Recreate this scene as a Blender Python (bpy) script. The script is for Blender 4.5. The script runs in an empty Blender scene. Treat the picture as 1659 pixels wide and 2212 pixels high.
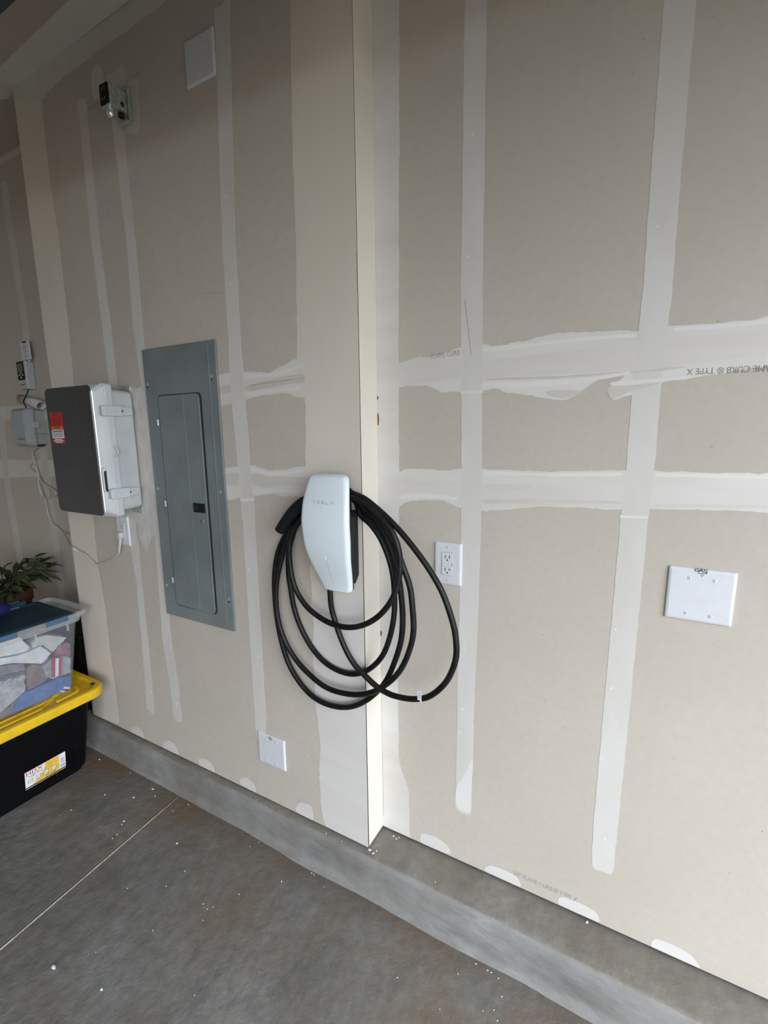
import bpy, bmesh, math, random
from mathutils import Vector, Matrix, noise

random.seed(7)
SC = bpy.context.scene
COL = SC.collection

# ------------------------------------------------------------------ camera
W, H, FPX = 1659.0, 2212.0, 1011.77467
YAW, PITCH, ROLL, HC = 0.50805801, 0.17173027, -0.01131113, 1.463
_cy, _sy, _cp, _sp = math.cos(YAW), math.sin(YAW), math.cos(PITCH), math.sin(PITCH)
FWD = Vector((-_sy * _cp, _cy * _cp, -_sp))
_right = Vector((_cy, _sy, 0.0))
_up = _right.cross(FWD)
RGT = math.cos(ROLL) * _right + math.sin(ROLL) * _up
UPV = -math.sin(ROLL) * _right + math.cos(ROLL) * _up
cam = bpy.data.cameras.new('camera')
cam.sensor_fit = 'HORIZONTAL'
cam.sensor_width = 36.0
cam.lens = FPX / W * 36.0
cam.clip_start = 0.01
co = bpy.data.objects.new('camera', cam)
COL.objects.link(co)
co.matrix_world = Matrix(((RGT.x, UPV.x, -FWD.x, 0), (RGT.y, UPV.y, -FWD.y, 0), (RGT.z, UPV.z, -FWD.z, HC), (0, 0, 0, 1)))
SC.camera = co

# ------------------------------------------------------------------ world, daylight, exposure
SC.view_settings.view_transform = 'Standard'
SC.view_settings.look = 'None'
SC.view_settings.gamma = 1.0
SC.view_settings.use_curve_mapping = False
SC.view_settings.exposure = 0.0
world = bpy.data.worlds.new('daylight')
SC.world = world
world.use_nodes = True
_bg = world.node_tree.nodes['Background']
# overcast sky: brighter overhead than at the horizon
_wn = world.node_tree.nodes
_tc = _wn.new('ShaderNodeTexCoord')
_sx = _wn.new('ShaderNodeSeparateXYZ')
world.node_tree.links.new(_tc.outputs['Generated'], _sx.inputs[0])
_mr = _wn.new('ShaderNodeMapRange')
_mr.inputs['To Min'].default_value = 0.55
world.node_tree.links.new(_sx.outputs['Z'], _mr.inputs['Value'])
_vm = _wn.new('ShaderNodeVectorMath')
_vm.operation = 'SCALE'
_vm.inputs[0].default_value = (0.875, 0.95, 1.04)
world.node_tree.links.new(_mr.outputs['Result'], _vm.inputs['Scale'])
world.node_tree.links.new(_vm.outputs[0], _bg.inputs[0])
_bg.inputs[1].default_value = 12.4
SC.cycles.max_bounces = 8
SC.cycles.diffuse_bounces = 5
SC.cycles.glossy_bounces = 3
SC.cycles.transparent_max_bounces = 12
SC.cycles.caustics_reflective = False
SC.cycles.caustics_refractive = False
DOORX, DY0, DY1, DZ = 1.10, -4.2, 0.95, 2.15       # the open garage door to the right of the picture
_pl = bpy.data.lights.new('garage_opening_portal', 'AREA')
_pl.shape = 'RECTANGLE'
_pl.size, _pl.size_y = DZ, DY1 - DY0
_pl.cycles.is_portal = True
_po = bpy.data.objects.new('garage_opening_portal', _pl)
COL.objects.link(_po)
_po.location = (DOORX + 0.02, (DY0 + DY1) / 2, DZ / 2)
_po.rotation_euler = (0, math.pi / 2, 0)

# ------------------------------------------------------------------ helpers
D, D2, D3 = 1.12, 1.217, 1.319                   # wall planes: left section, right section, far recess
XC, XL = -0.696, -2.25                           # the two outside corners
ZB, ZC = 0.126, 2.79                             # wall bottom and ceiling


def pix(px, py, x=None, y=None, z=None):
    """where the sight line of a picture point meets a real plane of the room"""
    d = FWD + (px - W / 2) / FPX * RGT + (H / 2 - py) / FPX * UPV
    t = x / d.x if x is not None else y / d.y if y is not None else (z - HC) / d.z
    return Vector((d.x * t, d.y * t, d.z * t + HC))


WLOC = {}


def link(o, parent=None, at=(0, 0, 0)):
    COL.objects.link(o)
    at = Vector(at)
    WLOC[o.name] = at.copy()
    if parent is not None:
        o.parent = parent
        o.location = at - WLOC[parent.name]
    else:
        o.location = at
    return o


def mesh(name, verts, faces, mat, parent=None, smooth=False, origin=None, idx=None):
    """verts are given in room coordinates; the origin is moved to the piece itself"""
    vs = [Vector(v) for v in verts]
    if origin is None:
        lo = Vector((min(v.x for v in vs), min(v.y for v in vs), min(v.z for v in vs)))
        hi = Vector((max(v.x for v in vs), max(v.y for v in vs), max(v.z for v in vs)))
        origin = (lo + hi) / 2
        origin.z = lo.z
    origin = Vector(origin)
    me = bpy.data.meshes.new(name)
    me.from_pydata([v - origin for v in vs], [], faces)
    for m in (mat if isinstance(mat, (list, tuple)) else [mat]):
        me.materials.append(m)
    if idx:
        for p, i in zip(me.polygons, idx):
            p.material_index = i
    if smooth:
        for p in me.polygons:
            p.use_smooth = True
    me.validate()
    me.update()
    o = bpy.data.objects.new(name, me)
    return link(o, parent, origin)


def bmo(name, bm, mat, parent=None, smooth=False, recalc=True):
    if recalc:
        bmesh.ops.recalc_face_normals(bm, faces=bm.faces[:])
    bm.verts.index_update()
    v = [x.co.copy() for x in bm.verts]
    f = [[q.index for q in x.verts] for x in bm.faces]
    bm.free()
    return mesh(name, v, f, mat, parent, smooth)


def thing(name, label, cat, loc, group=None):
    o = bpy.data.objects.new(name, None)
    o.empty_display_size = 0.05
    link(o, None, loc)
    return tag(o, label, cat, group)


def tag(o, label, cat=None, group=None, kind=None):
    o['label'] = label
    if cat:
        o['category'] = cat
    if group:
        o['group'] = group
    if kind:
        o['kind'] = kind
    return o


def again(src, parent, at, rot=None, scale=None):
    o = src.copy()
    link(o, parent, at)
    if rot:
        o.rotation_euler = rot
    if scale:
        o.scale = scale
    return o


def add_box(bm, lo, hi, bev=0.0, seg=2):
    r = bmesh.ops.create_cube(bm, size=1.0)
    vs = r['verts']
    for v in vs:
        v.co = Vector([lo[i] + (v.co[i] + 0.5) * (hi[i] - lo[i]) for i in range(3)])
    if bev > 0:
        es = list({e for v in vs for e in v.link_edges})
        bmesh.ops.bevel(bm, geom=es, offset=bev, segments=seg, profile=0.5, affect='EDGES')


def box(name, lo, hi, mat, parent=None, bev=0.0, seg=2, smooth=False):
    bm = bmesh.new()
    add_box(bm, lo, hi, bev, seg)
    return bmo(name, bm, mat, parent, smooth)


def rrect(cx, cy, hx, hy, r, n=5):
    """rounded rectangle outline, counter-clockwise"""
    r = min(r, hx * 0.999, hy * 0.999)
    out = []
    for sx, sy, a0 in ((1, 1, 0), (-1, 1, 90), (-1, -1, 180), (1, -1, 270)):
        for k in range(n + 1):
            a = math.radians(a0 + 90.0 * k / n)
            out.append((cx + sx * (hx - r) + r * math.cos(a), cy + sy * (hy - r) + r * math.sin(a)))
    return out


def loft(name, rings, mat, parent=None, smooth=False, cap0=True, cap1=True):
    n = len(rings[0])
    vs = [v for r in rings for v in r]
    fs = []
    for i in range(len(rings) - 1):
        for k in range(n):
            a, b = i * n + k, i * n + (k + 1) % n
            fs.append((a, b, b + n, a + n))
    if cap0:
        fs.append(tuple(range(n - 1, -1, -1)))
    if cap1:
        fs.append(tuple(range((len(rings) - 1) * n, len(rings) * n)))
    bm = bmesh.new()
    bv = [bm.verts.new(v) for v in vs]
    for f in fs:
        try:
            bm.faces.new([bv[i] for i in f])
        except ValueError:
            pass
    return bmo(name, bm, mat, parent, smooth)


def prism_y(name, pts, y0, y1, mat, parent=None, bev=0.0):
    """outline of (x, z) points between the planes y0 (front) and y1"""
    rings = []
    if bev:
        c = Vector((sum(p[0] for p in pts) / len(pts), sum(p[1] for p in pts) / len(pts)))

        def sc(p, m):
            dx, dz = p[0] - c.x, p[1] - c.y
            l = max(1e-6, math.hypot(dx, dz))
            return (p[0] - dx / l * m, p[1] - dz / l * m)
        rings.append([(sc(p, bev)[0], y0, sc(p, bev)[1]) for p in pts])
        rings.append([(p[0], y0 + bev, p[1]) for p in pts])
    else:
        rings.append([(p[0], y0, p[1]) for p in pts])
    rings.append([(p[0], y1, p[1]) for p in pts])
    return loft(name, rings, mat, parent)


def catmull(pts, sub=6):
    pts = [Vector(p) for p in pts]
    out = []
    for i in range(len(pts) - 1):
        p0, p1, p2, p3 = pts[max(i - 1, 0)], pts[i], pts[i + 1], pts[min(i + 2, len(pts) - 1)]
        for k in range(sub):
            t = k / sub
            out.append(0.5 * ((2 * p1) + (p2 - p0) * t + (2 * p0 - 5 * p1 + 4 * p2 - p3) * t * t + (3 * p1 - p0 - 3 * p2 + p3) * t ** 3))
    out.append(pts[-1])
    return out


def tube(name, pts, rad, mat, parent=None, n=10, sub=6, flat=1.0):
    path = catmull(pts, sub) if sub else [Vector(p) for p in pts]
    m = len(path)
    rads = rad if isinstance(rad, (list, tuple)) else [rad] * 2
    t0 = (path[1] - path[0]).normalized()
    nrm = t0.orthogonal().normalized()
    rings = []
    for i, p in enumerate(path):
        t = (path[min(i + 1, m - 1)] - path[max(i - 1, 0)]).normalized()
        nrm = (nrm - nrm.dot(t) * t).normalized()
        b = t.cross(nrm)
        u = i / (m - 1) * (len(rads) - 1)
        k = min(int(u), len(rads) - 2)
        r = rads[k] + (rads[k + 1] - rads[k]) * (u - k)
        rings.append([p + nrm * (r * math.cos(2 * math.pi * j / n)) + b * (r * flat * math.sin(2 * math.pi * j / n)) for j in range(n)])
    return loft(name, rings, mat, parent, smooth=True)


def cyl(name, p0, p1, r, mat, parent=None, n=16, smooth=True):
    return tube(name, [p0, p1], r, mat, parent, n=n, sub=0)


def lettering(name, text, size, mat, parent, at, ux=(1, 0, 0), uz=(0, 0, 1), align='CENTER', squash=1.0, spacing=1.0, depth=0.0002):
    """flat print: text set along ux with uz upwards"""
    cu = bpy.data.curves.new(name, 'FONT')
    cu.body = text
    cu.size = size
    cu.align_x = align
    cu.align_y = 'CENTER'
    cu.space_character = spacing
    cu.resolution_u = 3
    tmp = bpy.data.objects.new(name + '_tmp', cu)
    COL.objects.link(tmp)
    dg = bpy.context.evaluated_depsgraph_get()
    me = bpy.data.meshes.new_from_object(tmp.evaluated_get(dg))
    vs = [v.co.copy() for v in me.vertices]
    fs = [list(p.vertices) for p in me.polygons]
    bpy.data.objects.remove(tmp)
    bpy.data.curves.remove(cu)
    bpy.data.meshes.remove(me)
    at, ux, uz = Vector(at), Vector(ux).normalized(), Vector(uz).normalized()
    return mesh(name, [at + ux * (v.x * squash) + uz * v.y for v in vs], fs, mat, parent)


# ------------------------------------------------------------------ materials
def nodes(name):
    m = bpy.data.materials.new(name)
    m.use_nodes = True
    nt = m.node_tree
    return m, nt, nt.nodes['Principled BSDF']


def tex_coord(nt, scale=(1, 1, 1)):
    tc = nt.nodes.new('ShaderNodeNewGeometry')
    mp = nt.nodes.new('ShaderNodeMapping')
    mp.inputs['Scale'].default_value = scale
    nt.links.new(tc.outputs['Position'], mp.inputs['Vector'])
    return mp.outputs['Vector']


def noise_fac(nt, vec, scale, detail=4, lo=0.35, hi=0.65, rough=0.55):
    n = nt.nodes.new('ShaderNodeTexNoise')
    n.inputs['Scale'].default_value = scale
    n.inputs['Detail'].default_value = detail
    n.inputs['Roughness'].default_value = rough
    nt.links.new(vec, n.inputs['Vector'])
    r = nt.nodes.new('ShaderNodeMapRange')
    r.inputs['From Min'].default_value = lo
    r.inputs['From Max'].default_value = hi
    nt.links.new(n.outputs['Fac'], r.inputs['Value'])
    return r.outputs['Result']


def mix(nt, fac, a, b):
    x = nt.nodes.new('ShaderNodeMix')
    x.data_type = 'RGBA'
    if isinstance(fac, (int, float)):
        x.inputs[0].default_value = fac
    else:
        nt.links.new(fac, x.inputs[0])
    for s, v in ((6, a), (7, b)):
        if isinstance(v, tuple):
            x.inputs[s].default_value = (*v, 1)
        else:
            nt.links.new(v, x.inputs[s])
    return x.outputs[2]


def mul(nt, a, k):
    x = nt.nodes.new('ShaderNodeMath')
    x.operation = 'MULTIPLY'
    nt.links.new(a, x.inputs[0])
    if isinstance(k, (int, float)):
        x.inputs[1].default_value = k
    else:
        nt.links.new(k, x.inputs[1])
    return x.outputs[0]


def bump(nt, bs, fac, strength, dist=0.002):
    b = nt.nodes.new('ShaderNodeBump')
    b.inputs['Strength'].default_value = strength
    b.inputs['Distance'].default_value = dist
    nt.links.new(fac, b.inputs['Height'])
    nt.links.new(b.outputs['Normal'], bs.inputs['Normal'])


def simple(name, col, rough=0.5, metal=0.0, var=0.06, scale=60.0, coat=0.0, spec=None, emit=None):
    m, nt, bs = nodes(name)
    v = tex_coord(nt)
    f = noise_fac(nt, v, scale)
    d = tuple(max(0.0, c * (1 - var)) for c in col)
    l = tuple(min(1.0, c * (1 + var)) for c in col)
    nt.links.new(mix(nt, f, d, l), bs.inputs['Base Color'])
    bs.inputs['Roughness'].default_value = rough
    bs.inputs['Metallic'].default_value = metal
    bs.inputs['Coat Weight'].default_value = coat
    if spec is not None:
        bs.inputs['Specular IOR Level'].default_value = spec
    if emit:
        bs.inputs['Emission Color'].default_value = (*emit[0], 1)
        bs.inputs['Emission Strength'].default_value = emit[1]
    return m


def board_material(name, a, b, speck=(0.2, 0.17, 0.14)):
    """grey-beige drywall paper: fibre mottling, broad tone changes and stray dark specks"""
    m, nt, bs = nodes(name)
    v = tex_coord(nt)
    f1 = noise_fac(nt, v, 2.2, 3)
    f2 = noise_fac(nt, v, 55.0, 5, 0.3, 0.7)
    c = mix(nt, f1, a, b)
    c2 = mix(nt, mul(nt, f2, 0.22), c, tuple(x * 0.72 for x in a))
    vo = nt.nodes.new('ShaderNodeTexVoronoi')
    vo.inputs['Scale'].default_value = 16.0
    vo.voronoi_dimensions = '2D'
    sxyz = nt.nodes.new('ShaderNodeSeparateXYZ')
    nt.links.new(v, sxyz.inputs[0])
    cxyz = nt.nodes.new('ShaderNodeCombineXYZ')
    nt.links.new(sxyz.outputs['X'], cxyz.inputs['X'])
    nt.links.new(sxyz.outputs['Z'], cxyz.inputs['Y'])
    wob = nt.nodes.new('ShaderNodeTexNoise')
    wob.inputs['Scale'].default_value = 260.0
    nt.links.new(v, wob.inputs['Vector'])
    wad = nt.nodes.new('ShaderNodeVectorMath')
    wad.operation = 'MULTIPLY_ADD'
    wad.inputs[1].default_value = (0.0022, 0.0044, 0.0)
    nt.links.new(wob.outputs['Color'], wad.inputs[0])
    nt.links.new(cxyz.outputs[0], wad.inputs[2])
    nt.links.new(wad.outputs[0], vo.inputs['Vector'])
    lt = nt.nodes.new('ShaderNodeMath')
    lt.operation = 'LESS_THAN'
    sp = nt.nodes.new('ShaderNodeSeparateColor')
    nt.links.new(vo.outputs['Color'], sp.inputs[0])
    nt.links.new(mul(nt, sp.outputs[1], 0.026), lt.inputs[1])
    nt.links.new(vo.outputs['Distance'], lt.inputs[0])
    gt = nt.nodes.new('ShaderNodeMath')
    gt.operation = 'GREATER_THAN'
    gt.inputs[1].default_value = 0.72
    nt.links.new(sp.outputs[0], gt.inputs[0])
    c3 = mix(nt, mul(nt, mul(nt, lt.outputs[0], gt.outputs[0]), 0.7), c2, speck)
    nt.links.new(c3, bs.inputs['Base Color'])
    bs.inputs['Roughness'].default_value = 0.85
    bump(nt, bs, f2, 0.05, 0.001)
    return m


def mud_material(name, a, b, through=None, amount=0.0, stretch=(1, 1, 1), scale=14.0, sheen=0.55):
    """dried joint compound: trowel streaks, and the paper below showing where it was scraped thin"""
    m, nt, bs = nodes(name)
    v = tex_coord(nt, stretch)
    f1 = noise_fac(nt, v, scale, 4, 0.3, 0.7)
    c = mix(nt, f1, a, b)
    if through:
        f2 = noise_fac(nt, v, scale * 0.45, 4, 0.42, 0.75)
        c = mix(nt, mul(nt, f2, amount), c, through)
    nt.links.new(c, bs.inputs['Base Color'])
    bs.inputs['Roughness'].default_value = sheen
    f3 = noise_fac(nt, v, scale * 3, 3)
    bump(nt, bs, f3, 0.06, 0.001)
    return m


PAPER = (0.53, 0.47, 0.395)
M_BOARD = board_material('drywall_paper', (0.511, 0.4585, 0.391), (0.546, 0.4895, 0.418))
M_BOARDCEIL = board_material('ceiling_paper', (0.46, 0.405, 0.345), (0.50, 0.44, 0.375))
M_MUD = mud_material('joint_compound', (0.615, 0.58, 0.545), (0.655, 0.625, 0.59), PAPER, 0.35, (1, 1, 0.35))
M_MUDW = mud_material('joint_compound_white', (0.645, 0.61, 0.575), (0.70, 0.67, 0.635), (0.575, 0.53, 0.48), 0.55, (0.3, 1, 1.6), 10)
M_MUDTHIN = mud_material('joint_compound_thin', (0.57, 0.53, 0.485), (0.61, 0.57, 0.53), PAPER, 0.5, (0.3, 1, 1.4), 12)
M_TAPE = mud_material('joint_tape', (0.57, 0.52, 0.46), (0.61, 0.56, 0.505), (0.66, 0.625, 0.585), 0.5, (0.25, 1, 2.2), 12)
M_RIDGE = mud_material('compound_ridge', (0.70, 0.675, 0.64), (0.74, 0.715, 0.685), None, 0, (0.3, 1, 1.5), 10)
M_TAPEW = mud_material('joint_tape_coated', (0.615, 0.565, 0.525), (0.66, 0.615, 0.58), (0.70, 0.675, 0.645), 0.5, (0.2, 1, 2.4), 12)
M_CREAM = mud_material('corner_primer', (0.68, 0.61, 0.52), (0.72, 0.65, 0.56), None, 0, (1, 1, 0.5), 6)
M_RETURN = mud_material('corner_return_paint', (0.675, 0.63, 0.545), (0.725, 0.68, 0.59), None, 0, (1, 1, 0.5), 8)
M_SMEAR = mud_material('shiny_smear', (0.53, 0.50, 0.475), (0.66, 0.64, 0.615), PAPER, 0.4, (1.5, 1, 0.8), 26, 0.3)


def concrete(name, a, b, dirt, dark, ylo=None, yhi=None, dirt_amt=0.6, rough=0.6, streak=(1, 1, 1)):
    """troweled concrete: broad blotches, trowel swirls, pin holes and soil"""
    m, nt, bs = nodes(name)
    v = tex_coord(nt)
    vs_ = tex_coord(nt, streak)
    f1 = noise_fac(nt, v, 2.6, 7, 0.33, 0.67, 0.62)
    f2 = noise_fac(nt, vs_, 26.0, 6, 0.32, 0.68, 0.6)
    f4 = noise_fac(nt, vs_, 9.0, 6, 0.50, 0.78, 0.65)
    c = mix(nt, f1, a, b)
    c = mix(nt, mul(nt, f2, 0.55), c, tuple(x * 0.68 for x in a))
    c = mix(nt, mul(nt, f4, 0.75), c, dark)
    fd = noise_fac(nt, v, 4.2, 6, 0.40, 0.66, 0.6)
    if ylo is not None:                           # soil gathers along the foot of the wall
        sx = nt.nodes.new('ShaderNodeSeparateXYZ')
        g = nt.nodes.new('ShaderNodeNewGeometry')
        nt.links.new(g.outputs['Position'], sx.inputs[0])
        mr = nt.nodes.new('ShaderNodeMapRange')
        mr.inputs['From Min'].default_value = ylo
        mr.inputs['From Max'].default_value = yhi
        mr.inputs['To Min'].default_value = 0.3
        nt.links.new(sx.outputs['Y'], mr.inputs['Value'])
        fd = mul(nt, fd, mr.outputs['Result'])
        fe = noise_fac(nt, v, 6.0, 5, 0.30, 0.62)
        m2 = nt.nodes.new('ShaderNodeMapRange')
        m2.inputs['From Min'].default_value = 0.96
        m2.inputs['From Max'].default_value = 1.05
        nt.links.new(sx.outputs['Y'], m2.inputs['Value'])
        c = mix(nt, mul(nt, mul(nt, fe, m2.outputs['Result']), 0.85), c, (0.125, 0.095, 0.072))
    c = mix(nt, mul(nt, fd, dirt_amt), c, dirt)
    nt.links.new(c, bs.inputs['Base Color'])
    bs.inputs['Roughness'].default_value = rough
    bump(nt, bs, f2, 0.4, 0.004)
    return m


M_FLOOR = concrete('floor_concrete', (0.140, 0.137, 0.126), (0.230, 0.227, 0.212), (0.150, 0.105, 0.072), (0.082, 0.079, 0.072), 0.62, 1.03, 1.0, 0.55)
M_CURB = concrete('curb_concrete', (0.225, 0.22, 0.21), (0.31, 0.305, 0.295), (0.165, 0.140, 0.115), (0.115, 0.11, 0.105), None, None, 0.55, 0.65, (0.45, 1, 1.3))
M_DRIVE = simple('driveway_concrete', (0.14, 0.128, 0.11), 0.8)
M_FILLER = simple('joint_sealant', (0.30, 0.27, 0.22), 0.7, var=0.2)
M_GAP = simple('dark_gap', (0.03, 0.028, 0.025), 0.9)
M_WHITE = simple('white_plastic', (0.64, 0.648, 0.672), 0.38, var=0.02)
M_WHITEG = simple('white_glass', (0.73, 0.80, 0.84), 0.16, var=0.015, scale=12)
M_BLACK = simple('black_plastic', (0.007, 0.007, 0.008), 0.5, var=0.2, spec=0.25)
M_BLACKSIDE = simple('black_textured_plastic', (0.018, 0.018, 0.019), 0.6, var=0.2, scale=300, spec=0.25)
M_CABLE = simple('black_rubber_cable', (0.006, 0.006, 0.0065), 0.45, var=0.6, scale=40, spec=0.28)
M_GREYTXT = simple('grey_print', (0.25, 0.27, 0.29), 0.4)
M_SILVER = simple('silver_edge', (0.80, 0.80, 0.81), 0.25, 0.6, var=0.05)
M_ZINC = simple('zinc_steel', (0.50, 0.52, 0.50), 0.35, 0.55, var=0.2, scale=90)
M_SCREW = simple('screw_steel', (0.62, 0.61, 0.59), 0.3, 0.8, var=0.1)
M_PANEL = simple('panel_grey_enamel', (0.175, 0.20, 0.205), 0.38, var=0.10, scale=7)
M_BOX = simple('grey_polycarbonate', (0.50, 0.515, 0.52), 0.42, var=0.05, scale=10)
M_BOXRIM = simple('grey_polycarbonate_rim', (0.56, 0.575, 0.585), 0.4, var=0.05, scale=10)
M_SMOKE = simple('smoked_cover', (0.032, 0.034, 0.038), 0.22, var=0.15, scale=9)
M_CTRL = simple('grey_controller_plastic', (0.36, 0.40, 0.41), 0.45, var=0.04)
M_CTRLL = simple('pale_controller_plastic', (0.46, 0.48, 0.47), 0.45, var=0.04)
M_DGREEN = simple('dark_green_face', (0.008, 0.016, 0.011), 0.5, spec=0.15)
M_LCD = simple('lcd_screen', (0.10, 0.11, 0.085), 0.25)
M_CORD = simple('white_cord', (0.56, 0.53, 0.50), 0.45)
M_PAPERSHEET = simple('paper_sheet', (0.62, 0.57, 0.57), 0.8, var=0.05)
M_RED = simple('red_print', (0.50, 0.012, 0.016), 0.5, var=0.1)
M_DKRED = simple('dark_red_print', (0.22, 0.006, 0.008), 0.5)
M_ORANGE = simple('orange_print', (0.62, 0.16, 0.02), 0.5)
M_PRINTW = simple('white_print', (0.72, 0.72, 0.72), 0.5)
M_PRINTK = simple('black_print', (0.02, 0.02, 0.02), 0.6)
M_INK = simple('board_ink', (0.29, 0.27, 0.25), 0.9, var=0.3, scale=300)
M_INKFAINT = simple('board_ink_faint', (0.38, 0.355, 0.335), 0.9, var=0.15, scale=300)
M_YELLOW = simple('yellow_plastic', (0.72, 0.45, 0.008), 0.4, var=0.08, scale=25)
M_TOTEK = simple('black_tote_plastic', (0.003, 0.003, 0.0035), 0.5, var=0.2, spec=0.1)
M_LIDBLUE = simple('navy_lid_plastic', (0.014, 0.036, 0.058), 0.55, var=0.1, spec=0.25)
M_LIDBLUEL = simple('blue_lid_edge', (0.06, 0.125, 0.20), 0.4, var=0.1)
M_LABELY = simple('label_yellow', (0.70, 0.43, 0.06), 0.5, var=0.15, scale=60)
M_RUST = simple('rust', (0.24, 0.10, 0.03), 0.85, var=0.5, scale=300)
M_LEAF = simple('leaf_green', (0.060, 0.078, 0.026), 0.5, var=0.5, scale=18)
M_LEAFD = simple('leaf_dark_green', (0.028, 0.040, 0.016), 0.5, var=0.4, scale=18)
M_STEM = simple('stem_brown', (0.06, 0.05, 0.025), 0.7)
M_TERRA = simple('terracotta', (0.10, 0.022, 0.012), 0.7, var=0.25)  # darkened so the colour carries the shade behind the totes
M_SOIL = simple('soil', (0.02, 0.015, 0.01), 0.95)
M_COBALT = simple('cobalt_fabric', (0.004, 0.006, 0.085), 0.8)
M_TRACK = simple('shaded_track_steel', (0.03, 0.045, 0.042), 0.5, 0.3)  # green-black tone holds the shadow on the track's underside
M_FLECK = simple('plaster_fleck', (0.66, 0.65, 0.62), 0.8)
M_LED = simple('green_led', (0.2, 0.9, 0.5), 0.3, emit=((0.22, 1.0, 0.52), 0.75))

m, nt, bs = nodes('milky_clear_plastic')
_out = nt.nodes['Material Output']
_tr = nt.nodes.new('ShaderNodeBsdfTransparent')
_tr.inputs[0].default_value = (0.93, 0.94, 0.96, 1)
bs.inputs['Base Color'].default_value = (0.66, 0.68, 0.72, 1)
bs.inputs['Roughness'].default_value = 0.25
_mx = nt.nodes.new('ShaderNodeMixShader')
_nf = noise_fac(nt, tex_coord(nt), 6.0)
_ma = nt.nodes.new('ShaderNodeMapRange')
_ma.inputs['To Min'].default_value = 0.05
_ma.inputs['To Max'].default_value = 0.10
nt.links.new(_nf, _ma.inputs['Value'])
nt.links.new(_ma.outputs['Result'], _mx.inputs[0])
nt.links.new(_tr.outputs[0], _mx.inputs[1])
nt.links.new(bs.outputs[0], _mx.inputs[2])
nt.links.new(_mx.outputs[0], _out.inputs[0])
M_CLEAR = m
m, nt, bs = nodes('milky_clear_rim')
_out = nt.nodes['Material Output']
_tr = nt.nodes.new('ShaderNodeBsdfTransparent')
bs.inputs['Base Color'].default_value = (0.60, 0.60, 0.60, 1)
bs.inputs['Roughness'].default_value = 0.3
_mx = nt.nodes.new('ShaderNodeMixShader')
_mx.inputs[0].default_value = 0.36
nt.links.new(_tr.outputs[0], _mx.inputs[1])
nt.links.new(bs.outputs[0], _mx.inputs[2])
nt.links.new(_mx.outputs[0], _out.inputs[0])
M_RIM = m

# ------------------------------------------------------------------ the room
XE, XD, YB = -4.6, DOORX, -5.2


def struct(o, label):
    return tag(o, label, 'wall' if o.name.startswith('wall') else o.name.split('_')[0], None, 'structure')


# floor: two pours with a tooled control joint between them
JX0, JX1 = -1.577, -1.500                       # joint position at the wall foot and towards the camera
floor_bm = bmesh.new()


def floor_piece(x_at_wall, x_at_back, side):
    far = XE if side < 0 else XD
    h = 0.0085 * side
    nx, ny = 12, 30
    a = []
    for j in range(ny + 1):
        y = 1.45 + (YB - 1.45) * j / ny
        t = (1.085 - y) / (1.085 - 0.432)
        xj = -1.571 + t * 0.044
        a.append([(xj + h, y, 0.0), (far, y, 0.0)])
    vs, fs = [], []
    for r in a:
        vs += r
    for j in range(ny):
        q = (2 * j, 2 * j + 1, 2 * j + 3, 2 * j + 2)
        fs.append(q if side > 0 else q[::-1])
    # joint side wall
    b = len(vs)
    for r in a:
        p = r[0]
        vs.append((p[0] - h * 0.25, p[1], -0.012))
    for j in range(ny):
        q = (2 * j, 2 * j + 2, b + j + 1, b + j)
        fs.append(q if side > 0 else q[::-1])
    return vs, fs


v1, f1 = floor_piece(0, 0, -1)
v2, f2 = floor_piece(0, 0, 1)
vs = v1 + v2
fs = f1 + [tuple(i + len(v1) for i in f) for f in f2]
# thickness below
b = len(vs)
vs += [(XE, 1.45, -0.012), (XD, 1.45, -0.012), (XD, YB, -0.012), (XE, YB, -0.012), (XE, 1.45, -0.15), (XD, 1.45, -0.15), (XD, YB, -0.15), (XE, YB, -0.15)]
fs += [(b, b + 1, b + 2, b + 3), (b + 4, b + 5, b + 6, b + 7), (b, b + 1, b + 5, b + 4), (b + 2, b + 3, b + 7, b + 6)]
floor = mesh('floor', vs, fs, M_FLOOR, origin=(0, 0, 0))
tag(floor, 'dark grey stained concrete garage floor with a control joint', 'floor', None, 'structure')
jp = []
for k in range(40):
    y = 1.075 - k * 0.15
    t = (1.085 - y) / (1.085 - 0.432)
    jp.append((-1.5695 + t * 0.044 - 0.0012, y, -0.0045))
tube('joint_sealant', jp, 0.0062, M_FILLER, floor, n=8, sub=1, flat=0.9)

# concrete stem wall below the drywall
prof = [(1.45, -0.1), (1.45, 0.119), (1.105, 0.119), (1.097, 0.1175), (1.091, 0.113), (1.088, 0.105), (1.085, 0.09), (1.082, 0.06), (1.0785, 0.03), (1.076, 0.012), (1.071, 0.003), (1.060, -0.002), (1.060, -0.1)]
rings = []
nx = 220
for i in range(nx + 1):
    x = XE + (XD - XE) * i / nx
    ring = []
    for k, (y, z) in enumerate(prof):
        if 2 <= k <= 11:
            w = noise.noise(Vector((x * 7, k * 0.55, 3.1))) * 0.0035 + noise.noise(Vector((x * 22, k * 0.9, 9.0))) * 0.0016
            y2 = y + w + (0.012 * max(0, -noise.noise(Vector((x * 3.1, 5.5, 1.0)))) if k >= 10 else 0) * -1
            ring.append((x, y2, z + (w * 0.5 if k < 10 else 0)))
        else:
            ring.append((x, y, z))
    rings.append(ring)
M_LEDGE = concrete('ledge_dust', (0.205, 0.188, 0.165), (0.265, 0.245, 0.215), (0.165, 0.140, 0.110), (0.12, 0.108, 0.095), None, None, 0.6, 0.75)
curb = loft('baseboard_curb', rings, [M_CURB, M_LEDGE], smooth=False)
for p in curb.data.polygons:
    p.use_smooth = len(p.vertices) == 4
    p.material_index = 1 if p.normal.z > .93 else 0
tag(curb, 'grey troweled concrete stem wall running under the drywall', 'baseboard', None, 'structure')

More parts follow.
